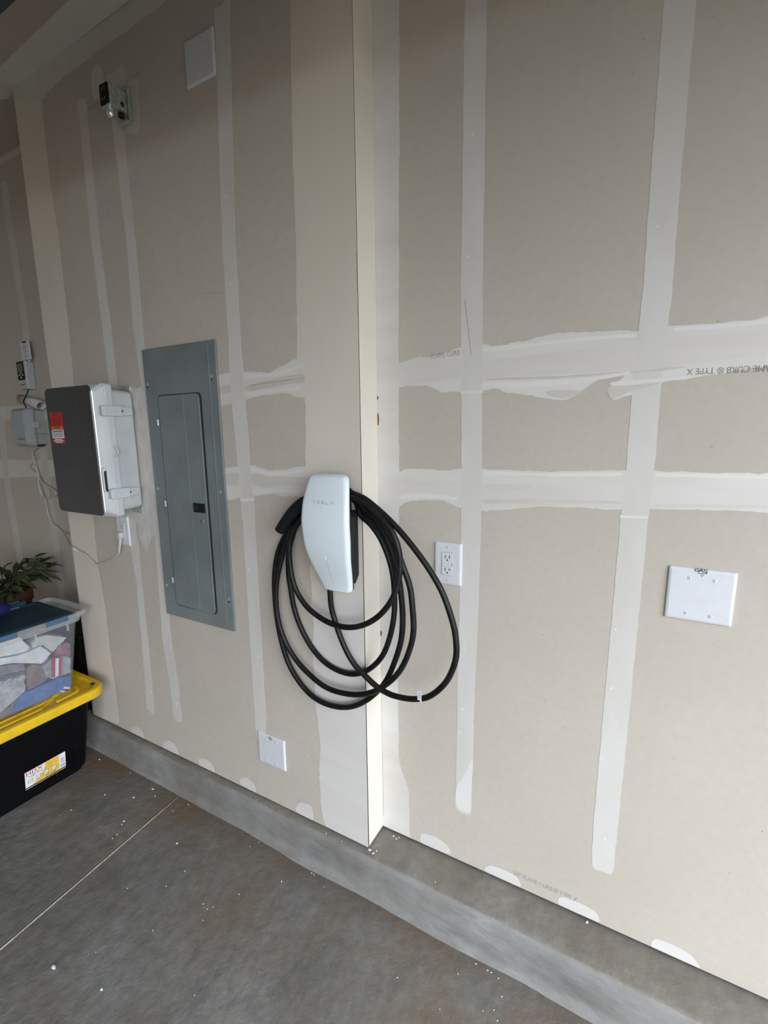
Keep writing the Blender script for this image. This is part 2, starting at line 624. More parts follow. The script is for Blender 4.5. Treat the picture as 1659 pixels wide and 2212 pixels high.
# left section, standing proud, with a thin groove behind its corner bead, coloured dark as a shadow line
outl = [(XL, D), (XC - 0.0012, D), (XC - 0.0012, D + 0.0016), (XC - 0.008, D + 0.0016), (XC - 0.008, D + 0.0052), (XC, D + 0.0052), (XC, 1.40), (XL, 1.40)]
bm = bmesh.new()
lo = [bm.verts.new((x, y, ZB)) for x, y in outl]
outh = [(XL, D), (XC - 0.0004, D), (XC - 0.0004, D + 0.0010), (XC - 0.004, D + 0.0010), (XC - 0.004, D + 0.0016), (XC, D + 0.0016), (XC, 1.40), (XL, 1.40)]
hi = [bm.verts.new((x, y, ZC)) for x, y in outh]
n = len(outl)
for k in range(n):
    f = bm.faces.new((lo[k], lo[(k + 1) % n], hi[(k + 1) % n], hi[k]))
    f.material_index = 1 if k == 5 else 2 if k in (2, 3, 4) else 0
bm.faces.new(hi)
bm.faces.new(lo[::-1])
bm.normal_update()
idx = [f.material_index for f in bm.faces]
bm.verts.index_update()
wall_left = mesh('wall_left', [v.co.copy() for v in bm.verts], [[q.index for q in f.verts] for f in bm.faces], [M_BOARD, M_RETURN, M_GAP], origin=(-1.47, D, ZB), idx=idx)
bm.free()
tag(wall_left, 'unpainted beige drywall section standing proud, holding charger and breaker panel', 'wall', None, 'structure')
wall_right = box('wall_right', (XC, D2, ZB), (XD, 1.40, ZC), M_BOARD)
tag(wall_right, 'unpainted beige drywall section set back right of the corner', 'wall', None, 'structure')
wall_far = box('wall_far', (XE, D3, ZB), (XL, 1.40, ZC), M_BOARD)
tag(wall_far, 'dim drywall recess at far left holding irrigation controller', 'wall', None, 'structure')
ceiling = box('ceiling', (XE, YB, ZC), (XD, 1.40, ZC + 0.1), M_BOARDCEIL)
tag(ceiling, 'dim unpainted drywall ceiling of the garage', 'ceiling', None, 'structure')
tag(box('wall_end', (XE - 0.1, YB, 0), (XE, 1.40, ZC), M_BOARD), 'beige drywall end wall deep inside the garage', 'wall', None, 'structure')
tag(box('wall_behind', (XE, YB - 0.1, 0), (XD, YB, ZC), M_BOARD), 'beige drywall wall across the garage behind the viewer', 'wall', None, 'structure')
bm = bmesh.new()
add_box(bm, (XD, DY1, 0), (XD + 0.12, 1.40, ZC))
add_box(bm, (XD, YB, 0), (XD + 0.12, DY0, ZC))
add_box(bm, (XD, DY0, DZ), (XD + 0.12, DY1, ZC))
tag(bmo('wall_door', bm, M_BOARD), 'front garage wall around the open door', 'wall', None, 'structure')
drv = box('driveway', (XD + 0.001, -14, -0.16), (26, 12, -0.02), M_DRIVE)
tag(drv, 'pale concrete driveway outside the open garage door', 'driveway', None, 'structure')

# ------------------------------------------------------------------ taping on the drywall
LAYER = [0]


def densify(pts, step):
    out = []
    n = len(pts)
    for i in range(n):
        a, b_ = pts[i], pts[(i + 1) % n]
        l = (b_ - a).length
        k = max(1, int(l / step))
        for j in range(k):
            out.append(a.lerp(b_, j / k))
    return out


def coat(name, parent, plane, poly, mat, thick, jit=0.002, step=0.005, label=None, fixed=None, axis='y'):
    """a skim of compound lying on a wall: ragged outline, real thickness"""
    LAYER[0] += 1
    seed = LAYER[0] * 3.7
    thick *= 0.4                                  # skim coats: a quarter to three quarters of a millimetre
    pts = [pix(px, py, **{axis: plane}) for px, py in poly]
    if jit > 0:
        base = densify(pts, .07)
        nb_ = len(base)
        pts = []
        for i in range(nb_):
            p0, p1, p2, p3 = base[i - 1], base[i], base[(i + 1) % nb_], base[(i + 2) % nb_]
            k_ = max(1, int((p2 - p1).length / step))
            for j in range(k_):
                u = j / k_
                pts.append(p1.lerp(p2, u) + 0.5 * .8 * ((p2 - p0 - 2 * (p2 - p1)) * u + (2 * p0 - 5 * p1 + 4 * p2 - p3) * u * u + (-p0 + 3 * p1 - 3 * p2 + p3) * u ** 3))
    else:
        pts = densify(pts, step)
    out = []
    if axis == 'y':
        fl = lambda p: (p.x, p.z)
    else:
        fl = lambda p: (p.x, p.y)
    P2 = [Vector(fl(p)) for p in pts]
    n = len(P2)
    for i, p in enumerate(P2):
        t = (P2[(i + 1) % n] - P2[i - 1])
        nn = Vector((t.y, -t.x)).normalized() if t.length > 0 else Vector((0, 0))
        w = noise.noise(Vector((p.x * 22, p.y * 22, seed))) + 0.7 * noise.noise(Vector((p.x * 75, p.y * 75, seed))) + 0.45 * noise.noise(Vector((p.x * 210, p.y * 210, seed)))
        q = p + nn * (w * jit)
        if fixed:
            q = fixed(q)
        out.append(q)
    if axis == 'y':
        rings = [[(q.x, plane, q.y) for q in out], [(q.x, plane - thick, q.y) for q in out]]
    else:
        rings = [[(q.x, q.y, plane) for q in out], [(q.x, q.y, plane - thick) for q in out]]
    o = loft(name, rings, mat, parent, cap0=False)
    if label:
        o['label'] = label
    return o


def clampL(q):
    return Vector((min(max(q.x, XL + 0.0003), XC - 0.0001), min(max(q.y, ZB + 0.0005), ZC - 0.0005)))


def clampR(q):
    return Vector((min(max(q.x, XC + 0.0006), DOORX - .001), min(max(q.y, ZB + 0.0005), ZC - 0.0005)))


def clampF(q):
    return Vector((min(q.x, XL - 0.002), min(max(q.y, ZB + 0.0005), ZC - 0.0005)))


ST = 'joint_compound_strip'
# left section: verticals
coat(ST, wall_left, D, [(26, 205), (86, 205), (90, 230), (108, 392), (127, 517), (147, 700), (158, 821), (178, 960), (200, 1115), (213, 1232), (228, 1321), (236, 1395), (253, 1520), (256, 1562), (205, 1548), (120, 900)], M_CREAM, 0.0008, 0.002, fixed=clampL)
coat(ST, wall_left, D, [(168, 222), (185, 216), (216, 520), (239, 700), (253, 826), (299, 1180), (307, 1260), (329, 1480), (333, 1538), (325, 1538), (317, 1526), (314, 1480), (295, 1260), (282, 1181), (235, 821), (220, 700), (197, 520)], M_MUD, 0.0006, 0.0012, fixed=clampL)
coat(ST, wall_left, D, [(241, 255), (266, 278), (293, 520), (308, 700), (322, 840), (349, 1174), (370, 1380), (385, 1480), (393, 1556), (384, 1559), (375, 1549), (367, 1480), (351, 1380), (335, 1165), (306, 840), (287, 700), (273, 520)], M_MUD, 0.0006, 0.0012, fixed=clampL)
coat(ST, wall_left, D, [(464, 22), (478, 12), (495, -10), (508, 520), (520, 740), (525, 798), (530, 871), (537, 955), (540, 1005), (548, 1080), (550, 1120), (574, 1540), (574, 1581), (571, 1594), (560, 1598), (554, 1594), (550, 1540), (524, 1120), (520, 1077), (514, 1005), (509, 955), (501, 871), (496, 805), (494, 740), (480, 520)], M_MUD, 0.0013, 0.0014, fixed=clampL)
# corner bead coat, cream above and whiter below
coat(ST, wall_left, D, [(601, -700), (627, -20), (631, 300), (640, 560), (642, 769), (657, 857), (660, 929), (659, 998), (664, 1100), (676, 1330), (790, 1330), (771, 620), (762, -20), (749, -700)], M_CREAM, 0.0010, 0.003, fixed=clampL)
coat(ST, wall_left, D, [(678, 1290), (676, 1407), (681, 1515), (684, 1540), (691, 1600), (690, 1635), (692, 1730), (697, 1760), (706, 1784), (800, 1834), (785, 1290)], M_MUDW, 0.0012, 0.003, fixed=clampL)
# horizontal joints of the left section
coat(ST, wall_left, D, [(440, 815), (472, 810), (496, 805), (526, 803), (566, 804), (581, 806), (609, 790), (659, 775), (662, 857), (619, 850), (592, 852), (557, 854), (530, 864), (501, 871), (478, 876), (448, 884)], M_MUDW, 0.0009, 0.003, fixed=clampL)
coat('joint_tape', wall_left, D, [(526, 838), (545, 831), (575, 821), (623, 812), (656, 808), (656, 826), (619, 830), (575, 839), (540, 843)], M_TAPE, 0.0011, 0.002, fixed=clampL)
coat('joint_tape', wall_left, D, [(474, 836), (500, 832), (503, 846), (476, 850)], M_TAPE, 0.0011, 0.002, fixed=clampL)
coat(ST, wall_left, D, [(470, 1014), (488, 1011), (514, 1007), (540, 1005), (592, 1016), (660, 1007), (720, 1003), (720, 1073), (650, 1073), (602, 1071), (592, 1067), (547, 1072), (520, 1075), (492, 1080), (475, 1084)], M_MUDW, 0.0009, 0.003, fixed=clampL)
coat('joint_tape', wall_left, D, [(490, 1024), (516, 1023), (517, 1047), (491, 1046)], M_TAPE, 0.0011, 0.0015, fixed=clampL)
coat('joint_tape', wall_left, D, [(542, 1026), (566, 1025), (583, 1030), (659, 1030), (690, 1030), (690, 1050), (602, 1049), (575, 1055), (563, 1049), (547, 1047)], M_TAPE, 0.0011, 0.002, fixed=clampL)
# smear between the grey enclosure and the breaker panel
coat('shiny_smear', wall_left, D, [(250, 838), (296, 838), (308, 832), (322, 960), (334, 1060), (345, 1140), (351, 1185), (349, 1197), (344, 1180), (336, 1160), (329, 1158), (323, 1174), (316, 1190), (309, 1176), (301, 1160), (297, 1130), (250, 1110)], M_SMEAR, 0.0010, 0.002, fixed=clampL)
# wall band under the ceiling and smears round the ceiling socket
coat(ST, wall_left, D, [(745, -263), (361, 2), (282, 60), (230, 97), (130, 172), (88, 216), (50, 216), (20, 200), (60, 160), (165, 80), (270, 0), (745, -345)], M_MUD, 0.0009, 0.003, fixed=clampL)
coat('joint_compound_patch', wall_left, D, [(200, 150), (212, 140), (224, 160), (225, 200), (205, 215), (198, 185)], M_MUD, 0.0012, 0.002, fixed=clampL)
coat('joint_compound_patch', wall_left, D, [(232, 162), (245, 158), (262, 140), (270, 150), (272, 180), (292, 172), (300, 190), (300, 285), (280, 285), (240, 240), (230, 190)], M_MUDTHIN, 0.0011, 0.002, fixed=clampL)
# spotted screw heads along the bottom edge
for q in ([(284, 1571), (296, 1570), (306, 1580), (312, 1597), (298, 1592), (285, 1583)], [(354, 1602), (368, 1601), (380, 1614), (386, 1633), (370, 1624), (354, 1616)],
          [(430, 1640), (445, 1640), (458, 1652), (464, 1670), (448, 1661), (432, 1654)], [(519, 1683), (532, 1680), (548, 1694), (553, 1712), (538, 1705), (520, 1694)],
          [(640, 1742), (650, 1733), (669, 1740), (676, 1757), (674, 1775), (655, 1765), (640, 1752)]):
    coat('joint_compound_patch', wall_left, D, q, M_MUDW, 0.0012, 0.0012, 0.006, fixed=clampL)
# right section: verticals
coat(ST, wall_right, D2, [(795, -700), (860, -700), (863, -20), (861, 640), (861, 785), (862, 1120), (860, 1540), (863, 1648), (882, 1703), (885, 1798), (884, 1812), (830, 1790), (812, 900)], M_MUDW, 0.0008, 0.002, fixed=clampR)
coat(ST, wall_right, D2, [(1014.6, -700), (1067, -700), (1052, -20), (1042, 640), (1042, 842), (1039, 1120), (1034, 1290), (1025, 1500), (1017, 1757), (1000, 1757), (984, 1742), (988, 1500), (993, 1290), (996, 1130), (997, 929), (995, 640)], M_MUD, 0.0013, 0.0012, fixed=clampR)
coat(ST, wall_right, D2, [(1485, -700), (1564, -700), (1505, -20), (1450, 640), (1428, 834), (1413, 1014), (1401, 1116), (1335, 1780), (1323, 1887), (1300, 1882), (1279, 1868), (1282, 1780), (1341, 1116), (1352, 1014), (1366, 834), (1387, 640)], M_MUD, 0.0013, 0.0012, fixed=clampR)
# trowel ridges and thin second passes over the horizontal joints
for q, mt_, th_ in (([(1045, 826), (1150, 824), (1260, 816), (1360, 802), (1362, 808), (1262, 826), (1150, 836), (1050, 836)], M_RIDGE, .0017),
                    ([(1050, 817), (1200, 812), (1375, 801), (1480, 790), (1480, 794), (1375, 806), (1200, 818), (1050, 822)], M_MUDTHIN, .0016),
                    ([(1045, 752), (1150, 741), (1260, 729), (1375, 721), (1375, 727), (1260, 736), (1150, 749), (1050, 760)], M_RIDGE, .0016),
                    ([(1455, 708), (1600, 697), (1720, 682), (1720, 690), (1600, 704), (1455, 716)], M_RIDGE, .0016),
                    ([(1320, 826), (1420, 818), (1500, 815), (1440, 823), (1330, 833)], M_RIDGE, .0017),
                    ([(1315, 838), (1370, 832), (1425, 827), (1365, 845), (1322, 860)], M_MUDTHIN, .0016),
                    ([(1180, 846), (1225, 842), (1258, 846), (1222, 860), (1190, 856)], M_MUDTHIN, .0016),
                    ([(1045, 1078), (1200, 1079), (1345, 1083), (1345, 1088), (1200, 1087), (1045, 1088)], M_MUDTHIN, .0016),
                    ([(1415, 1088), (1530, 1090), (1720, 1094), (1720, 1098), (1530, 1096), (1415, 1094)], M_MUDTHIN, .0016),
                    ([(1045, 1018), (1200, 1022), (1345, 1021), (1345, 1027), (1200, 1029), (1045, 1026)], M_RIDGE, .0016),
                    ([(1415, 1022), (1530, 1024), (1720, 1030), (1720, 1036), (1530, 1032), (1415, 1029)], M_RIDGE, .0016),
                    ([(866, 1070), (920, 1066), (990, 1074), (990, 1080), (920, 1076), (866, 1078)], M_RIDGE, .0016)):
    coat('trowel_ridge', wall_right, D2, q, mt_, th_, 0.0015, fixed=clampR)
for q, mt_ in (([(530, 808), (566, 808), (590, 806), (655, 786), (655, 792), (596, 812), (560, 815), (530, 816)], M_RIDGE), ([(530, 850), (575, 844), (650, 836), (650, 842), (590, 848), (545, 858)], M_RIDGE),
               ([(545, 1010), (592, 1021), (655, 1014), (655, 1019), (592, 1027), (545, 1017)], M_RIDGE), ([(548, 1058), (600, 1058), (648, 1060), (648, 1066), (600, 1063), (548, 1066)], M_RIDGE), ([(540, 832), (600, 823), (655, 816.5), (655, 818), (600, 824.8), (540, 834)], M_INKFAINT)):
    coat('trowel_ridge', wall_left, D, q, mt_, .0012, 0.001, fixed=clampL)
# right section: horizontals
coat(ST, wall_right, D2, [(845, 786), (862, 783), (904, 773), (942, 769), (997, 751), (1043, 744), (1069, 748), (1142, 735), (1200, 722), (1260, 717), (1377, 713), (1449, 704), (1609, 693), (1659, 684), (2600, 590), (2600, 733), (1659, 790), (1499, 817), (1435, 826), (1366, 853), (1322, 864), (1311, 842), (1325, 831), (1349, 809), (1297, 817), (1260, 840), (1223, 864), (1156, 856), (1092, 848), (1075, 840), (1043, 844), (994, 845), (954, 847), (930, 835), (907, 832), (862, 836), (845, 838)], M_MUDW, 0.0010, 0.003, fixed=clampR)
coat('joint_tape', wall_right, D2, [(866, 820), (900, 806), (954, 798), (994, 788), (1043, 779), (1200, 760), (1377, 742), (1659, 709), (2600, 624), (2600, 698), (1659, 764), (1377, 800), (1200, 809), (1043, 815), (994, 816), (919, 828), (866, 833)], M_TAPEW, 0.0012, 0.002, fixed=clampR)
coat(ST, wall_right, D2, [(845, 1021), (862, 1020), (884, 1012), (954, 1016), (997, 1012), (1040, 1013), (1142, 1017), (1200, 1018), (1349, 1016), (1477, 1019), (1659, 1023), (2600, 1048), (2600, 1159), (1659, 1105), (1405, 1099), (1344, 1101), (1200, 1094), (1142, 1096), (1040, 1104), (994, 1097), (954, 1081), (887, 1083), (864, 1094), (845, 1095)], M_MUDW, 0.0010, 0.003, fixed=clampR)
coat('joint_tape', wall_right, D2, [(866, 1036), (900, 1040), (954, 1038), (994, 1044), (1060, 1046), (1140, 1044), (1140, 1060), (1040, 1064), (994, 1062), (866, 1062)], M_TAPEW, 0.0012, 0.002, fixed=clampR)
for q in ([(909, 1806), (916, 1801), (940, 1808), (965, 1826), (973, 1845), (945, 1836), (910, 1820)], [(1048, 1873), (1062, 1870), (1095, 1882), (1117, 1896), (1124, 1916), (1090, 1901), (1050, 1882)],
          [(1207, 1941), (1216, 1937), (1250, 1950), (1285, 1970), (1295, 1992), (1255, 1975), (1208, 1953)], [(1407, 2033), (1420, 2028), (1460, 2044), (1495, 2066), (1511, 2093), (1460, 2071), (1410, 2048)]):
    coat('joint_compound_patch', wall_right, D2, q, M_MUDW, 0.0012, 0.0012, 0.006, fixed=clampR)
coat('joint_compound_patch', wall_right, D2, [(987, 1700), (1008, 1665), (1021, 1640), (1018, 1700), (1016, 1752), (1002, 1752), (986, 1739)], M_RIDGE, 0.0016, 0.001, fixed=clampR)
for a, b_ in ((1021, 292), (1010, 555), (1003, 1400), (1000, 1532), (993, 1582), (993, 1726), (1421, 490), (1320, 1487), (1306, 1812), (1330, 1360), (1300, 1640)):
    coat('screw_dimple', wall_right, D2, [(a - 3, b_), (a, b_ - 4), (a + 3, b_), (a, b_ + 3)], M_RIDGE, 0.0020, 0.0004, 0.002, fixed=clampR)
for a, b_ in ((488, 425), (498, 612), (538, 1230), (558, 1420), (325, 1495), (381, 1520), (215, 640)):
    coat('screw_dimple', wall_left, D, [(a - 2.4, b_), (a, b_ - 3), (a + 2.4, b_), (a, b_ + 3)], M_RIDGE, 0.0020, 0.0004, 0.002, fixed=clampL)
for q in ([(1338, 1113), (1400, 1116), (1399, 1120), (1338, 1118)], [(994, 846), (1043, 843), (1043, 848), (994, 851)]):
    coat('trowel_ridge', wall_right, D2, q, M_RIDGE, 0.0026, 0.0006, fixed=clampR)
coat('trowel_ridge', wall_left, D, [(519, 1077), (549, 1076), (549, 1082), (520, 1083)], M_RIDGE, 0.0026, 0.0006, fixed=clampL)
# far recess
coat(ST, wall_far, D3, [(2, 398), (14, 395), (33, 520), (61, 700), (72, 800), (80, 880), (62, 880), (55, 800), (47, 700), (19, 520)], M_MUDTHIN, 0.0006, 0.001, fixed=clampF)
coat(ST, wall_far, D3, [(-60, 884), (0, 878), (60, 876), (130, 870), (130, 905), (0, 909), (-60, 912)], M_MUD, 0.0008, 0.003, fixed=clampF)
coat(ST, wall_far, D3, [(-60, 990), (0, 992), (60, 994), (150, 994), (150, 1028), (60, 1030), (0, 1033), (-60, 1034)], M_MUD, 0.0008, 0.003, fixed=clampF)
coat(ST, wall_far, D3, [(-6, 900), (8, 900), (20, 1034), (48, 1201), (60, 1290), (46, 1290), (36, 1201), (8, 1034)], M_MUDTHIN, 0.0011, 0.001, fixed=clampF)
coat(ST, wall_far, D3, [(82, 960), (98, 960), (116, 1080), (137, 1260), (146, 1330), (134, 1330), (124, 1260), (101, 1080)], M_MUDTHIN, 0.0011, 0.001, fixed=clampF)
coat(ST, wall_far, D3, [(-70, 385), (0, 335), (45, 308), (45, 330), (20, 345), (-70, 402)], M_MUDTHIN, 0.0008, 0.002, fixed=clampF)
# ceiling edges
coat(ST, ceiling, ZC, [(470, -160), (300, -110), (150, 0), (60, 85), (0, 142), (-60, 200), (0, 215), (26, 205), (60, 169), (165, 88), (270, 7), (420, -100)], M_MUD, 0.0009, 0.002, axis='z')

# scratches and rust on the boards
coat('scratch_mark', wall_right, D2, [(1004, 648), (1005.2, 648), (1018, 766), (1016.8, 766)], M_INK, 0.0016, 0.0, 0.05)
coat('scratch_mark', wall_left, D, [(440, 633), (478, 631), (478, 632.4), (440, 634.4)], M_INKFAINT, 0.0009, 0.0, 0.05)
coat('scratch_mark', wall_left, D, [(190, 236), (216, 221), (216, 222), (190, 237.3)], M_INK, 0.0008, 0.0, 0.05)
coat('scratch_mark', wall_left, D, [(288, 166), (310, 150), (310, 151), (288, 167.5)], M_INK, 0.0013, 0.0, 0.05)
for q in ([(814, 855), (817, 855), (818, 861), (815, 865)], [(814, 893), (817, 892), (819, 905), (818, 919), (814, 918)], [(821, 1361), (825, 1363), (826, 1370), (822, 1375), (820, 1368)]):
    coat('rust_spot', wall_right, D2, q, M_RUST, 0.0012, 0.0012, 0.004, label='brown rust spot')

# maker's print on the boards
p0, p1 = pix(1107, 1884, y=D2), pix(1250, 1946, y=D2)
ln = (p1 - p0).normalized()
lettering('board_print', '5/8" FLAME CURB \u00ae TYPE X', 0.020, M_INKFAINT, wall_right, (p0 + p1) / 2 + Vector((0, -0.0006, 0)), ux=ln, squash=(p1 - p0).length / 0.252)
p0 = pix(1484, 803, y=D2)
lettering('board_print', '5/8" FLAME CURB \u00ae TYPE X', 0.0182, M_INK, wall_right, p0 + Vector((0, -0.0008, 0)), ux=(-1, 0, 0.012), uz=(0, 0, -1), align='RIGHT', squash=0.84)
p0 = pix(931, 771, y=D2)
lettering('board_print', 'FLAME CURB', 0.019, M_INKFAINT, wall_right, p0 + Vector((0, -0.0008, 0)), ux=(1, 0, 0.05), align='LEFT', squash=0.75)

# plaster crumbs on the floor
FL = [(116, 2090, 2.2), (219, 2138, 1.8), (215, 1641, 1.5), (294, 1661, 1.0), (330, 1705, 1.3), (335, 1720, 1.4), (227, 1717, 1.4), (289, 1723, 1.4), (153, 1750, .9), (128, 1762, .7), (268, 1774, 1.5), (263, 1781, 1.2),
      (243, 1811, 1.0), (253, 1803, 1.0), (382, 1822, 1.3), (399, 1882, .8), (359, 1914, 1.0), (516, 1932, .9), (439, 1953, .7), (460, 1960, .7), (448, 1964, .7), (438, 1988, .7), (275, 1919, .6), (207, 2057, .7),
      (470, 1828, .7), (528, 1800, .7), (540, 1829, .6), (559, 1820, .6), (680, 1877, .8), (682, 1885, .8), (699, 1915, .6), (608, 1904, 1.2), (407, 1738, .9), (371, 1751, .7), (375, 1752, .7), (1031, 2072, .7), (1061, 2069, .8),
      (1067, 2080, .6), (989, 2104, .8), (1076, 2113, .9), (1084, 2153, .9), (1067, 2182, .8), (1043, 2184, .7), (1074, 2205, .8), (858, 2112, .8), (700, 2040, .6), (330, 2010, .6), (560, 2100, .6), (950, 2180, .6), (420, 2150, .6)]
src = None
for px, py, s in FL:
    p = pix(px, py, z=0.0)
    if p.y > 1.055:
        p.y = 1.05
    if src is None:
        vs = []
        for k in range(7):
            a = 2 * math.pi * k / 7
            r = 0.0042 * (0.7 + 0.5 * random.random())
            vs.append((p.x + r * math.cos(a) * 1.4, p.y + r * math.sin(a) * 0.7, 0.0002))
        vs += [(p.x + (v[0] - p.x) * 0.6, p.y + (v[1] - p.y) * 0.6, 0.0028) for v in vs[:7]]
        fs = [(k, (k + 1) % 7, 7 + (k + 1) % 7, 7 + k) for k in range(7)] + [tuple(range(7, 14)), tuple(range(6, -1, -1))]
        src = mesh('plaster_crumb', vs, fs, M_FLECK, floor)
        src.scale = (s * 0.8,) * 3
    else:
        again(src, floor, (p.x, p.y, 0.0002), (0, 0, random.uniform(0, 6)), (s * 0.75 * random.uniform(.6, 1.2), s * 0.75 * random.uniform(.6, 1.2), s * 0.7))

for px, py, s_ in ((798, 1836, 1.6), (806, 1843, 1.2), (813, 1838, .9), (850, 1806, 1.0), (856, 1812, .9), (862, 1809, .8), (940, 1905, .7), (1268, 1992, 1.3), (700, 1806, .7), (735, 1822, .6)):
    p = pix(px, py, z=.1195)
    again(src, curb, (p.x, max(p.y, 1.104), .1192), (0, 0, random.uniform(0, 6)), (s_ * .8, s_ * .9, s_ * .7))

# ------------------------------------------------------------------ wall charger
XCH = -0.755
ch = thing('wall_charger', 'white glass car charger on black base with coiled cable at wall corner', 'car charger', (XCH, D, 1.0))
PROFILE = [(1.003, 1.063, .036), (1.008, 1.0620, .0455), (1.017, 1.0600, .0500), (1.047, 1.049, .0570), (1.075, 1.037, .0635), (1.108, 1.024, .0700), (1.140, 1.0155, .0755), (1.166, 1.012, .0780), (1.192, 1.0092, .0790), (1.219, 1.008, .0790), (1.245, 1.0105, .0780),
           (1.270, 1.014, .0760), (1.292, 1.0195, .0728), (1.312, 1.025, .0695), (1.328, 1.0295, .0662), (1.338, 1.033, .0625), (1.3445, 1.0365, .054), (1.348, 1.040, .040)]


def face_y(z):
    for a, b_ in zip(PROFILE, PROFILE[1:]):
        if a[0] <= z <= b_[0]:
            return a[1] + (b_[1] - a[1]) * (z - a[0]) / (b_[0] - a[0])
    return PROFILE[0][1]


# glass front: rows across the face, with a softly rounded border and a rim behind it
NU = 24
rows = []
zs = [p[0] for p in PROFILE]
fine = []
fine = [tuple(v) for v in catmull([Vector(p) for p in PROFILE], 4)]
zmin, zmax = fine[0][0], fine[-1][0]
verts, faces = [], []
us = [-1 + 2 * k / NU for k in range(NU + 1)]
for z, y, w in fine:
    ez = min(z - zmin, zmax - z)
    dz = 0.006 * max(0, 1 - ez / 0.008) ** 2
    for u in us:
        eu = w * (1 - abs(u))
        dx = 0.006 * max(0, 1 - eu / 0.008) ** 2
        verts.append((XCH + u * w, y + dx + dz + 0.004 * u * u, z))
nr, nc = len(fine), NU + 1
for i in range(nr - 1):
    for k in range(NU):
        a = i * nc + k
        faces.append((a, a + 1, a + nc + 1, a + nc))
border = [k for k in range(nc)] + [i * nc + NU for i in range(1, nr)] + [(nr - 1) * nc + k for k in range(NU - 1, -1, -1)] + [i * nc for i in range(nr - 2, 0, -1)]
b0 = len(verts)
for j, dy in enumerate((0.004, 0.009)):
    for vi in border:
        v = verts[vi]
        verts.append((v[0] if j == 0 else XCH + (v[0] - XCH) * 0.985, v[1] + dy, v[2]))
nb = len(border)
for j in range(2):
    for k in range(nb):
        a = border[k] if j == 0 else b0 + k
        b_ = border[(k + 1) % nb] if j == 0 else b0 + (k + 1) % nb
        c = b0 + j * nb + (k + 1) % nb
        d_ = b0 + j * nb + k
        faces.append((a, d_, c, b_))
face = mesh('faceplate', verts, faces, M_WHITEG, ch, smooth=True)
face['label'] = 'white curved glass faceplate'
# black body: a shell right behind the glass and the lower block on the wall
rings = []
for z, y, w in PROFILE[1:-1]:
    pass
shell = []
for z, y, w in fine[2:-2]:
    hw = w * 0.93
    shell.append((z, y + 0.006, hw))
rings = []
for z, y, hw in shell:
    zz = z
    yb = max(y + 0.022, 1.045) if z > 1.235 else max(y + 0.03, 1.062)
    r = rrect(XCH, (y + yb) / 2, hw, (yb - y) / 2, 0.010, 3)
    rings.append([(q[0], q[1], zz) for q in r])
loft('body_shell', rings, M_BLACKSIDE, ch)
rings = []
for z, y0, hw in ((1.022, 1.066, .040), (1.030, 1.058, .0475), (1.050, 1.050, .049), (1.15, 1.035, .0495), (1.225, 1.030, .0495), (1.236, 1.034, .047), (1.240, 1.040, .043)):
    yb = D - 0.0012 if z > 1.045 else (1.105 if z > 1.028 else 1.075)
    rings.append([(q[0], q[1], z) for q in rrect(XCH, (y0 + yb) / 2, hw, (yb - y0) / 2, 0.008, 3)])
loft('body_base', rings, M_BLACKSIDE, ch)
rings = []
for z, hw in ((1.235, .036), (1.262, .034), (1.268, .030)):
    rings.append([(q[0], q[1], z) for q in rrect(XCH, (1.03 + D - .0012) / 2, hw, (D - .0012 - 1.03) / 2, 0.02, 4)])
loft('cable_hook', rings, M_BLACKSIDE, ch)
# docking slot on the right flank
xs = XCH + 0.0497
ou = rrect(1.077, 1.152, 0.0165, 0.0255, 0.0125, 5)
inn = rrect(1.077, 1.152, 0.0135, 0.0225, 0.0105, 5)
loft('docking_slot', [[(xs - 0.0005, a, b_) for a, b_ in ou], [(xs + 0.0022, a, b_) for a, b_ in ou], [(xs + 0.0022, a, b_) for a, b_ in inn], [(xs + 0.0002, a, b_) for a, b_ in inn]], M_BLACKSIDE, ch)
loft('slot_floor', [[(xs + 0.0001, a, b_) for a, b_ in inn], [(xs + 0.0004, a, b_) for a, b_ in inn]], M_PRINTK, ch)
# status light, seam and word mark
zl0, zl1 = 1.112, 1.124
mesh('status_light', [(XCH - .001 + dx, face_y(z) - 0.0006 + dy, z) for dy in (0, 0.002) for dx, z in ((-.0008, zl0), (.0008, zl0), (.0008, zl1), (-.0008, zl1))],
     [(0, 1, 2, 3), (4, 7, 6, 5), (0, 4, 5, 1), (1, 5, 6, 2), (2, 6, 7, 3), (3, 7, 4, 0)], M_LED, ch)['label'] = 'small green status light'
sv, sf = [], []
for k in range(10):
    z = 1.035 + 0.073 * k / 9
    for dx in (-.0003, .0003):
        sv.append((XCH + dx, face_y(z) - 0.0009, z))
for k in range(9):
    sf.append((2 * k, 2 * k + 1, 2 * k + 3, 2 * k + 2))
mesh('light_seam', sv, sf, M_GREYTXT, ch)
LT = {'T': [(0, .86, 1, 1), (.42, 0, .58, .72)], 'E': [(0, .86, 1, 1), (0, .43, 1, .57), (0, 0, 1, .14)], 'S': [(0, .86, 1, 1), (0, .43, .14, 1), (0, .43, 1, .57), (.86, 0, 1, .57), (0, 0, 1, .14)],
      'L': [(0, 0, .14, 1), (0, 0, 1, .14)], 'A': [(0, .86, 1, 1), (0, 0, .14, .57), (.86, 0, 1, .57), (0, .43, 1, .57)]}
bm = bmesh.new()
for i, c in enumerate('TESLA'):
    x0 = XCH - 0.0345 + i * 0.0150 + 0.0005
    for a, b_, c2, d2 in LT[c]:
        q = []
        for uu, vv in ((a, b_), (c2, b_), (c2, d2), (a, d2)):
            x, z = x0 + uu * 0.0085, 1.2695 + vv * 0.0075
            un = (x - XCH) / 0.077
            q.append(bm.verts.new((x, face_y(z) + 0.004 * un * un - 0.0005, z)))
        bm.faces.new(q)
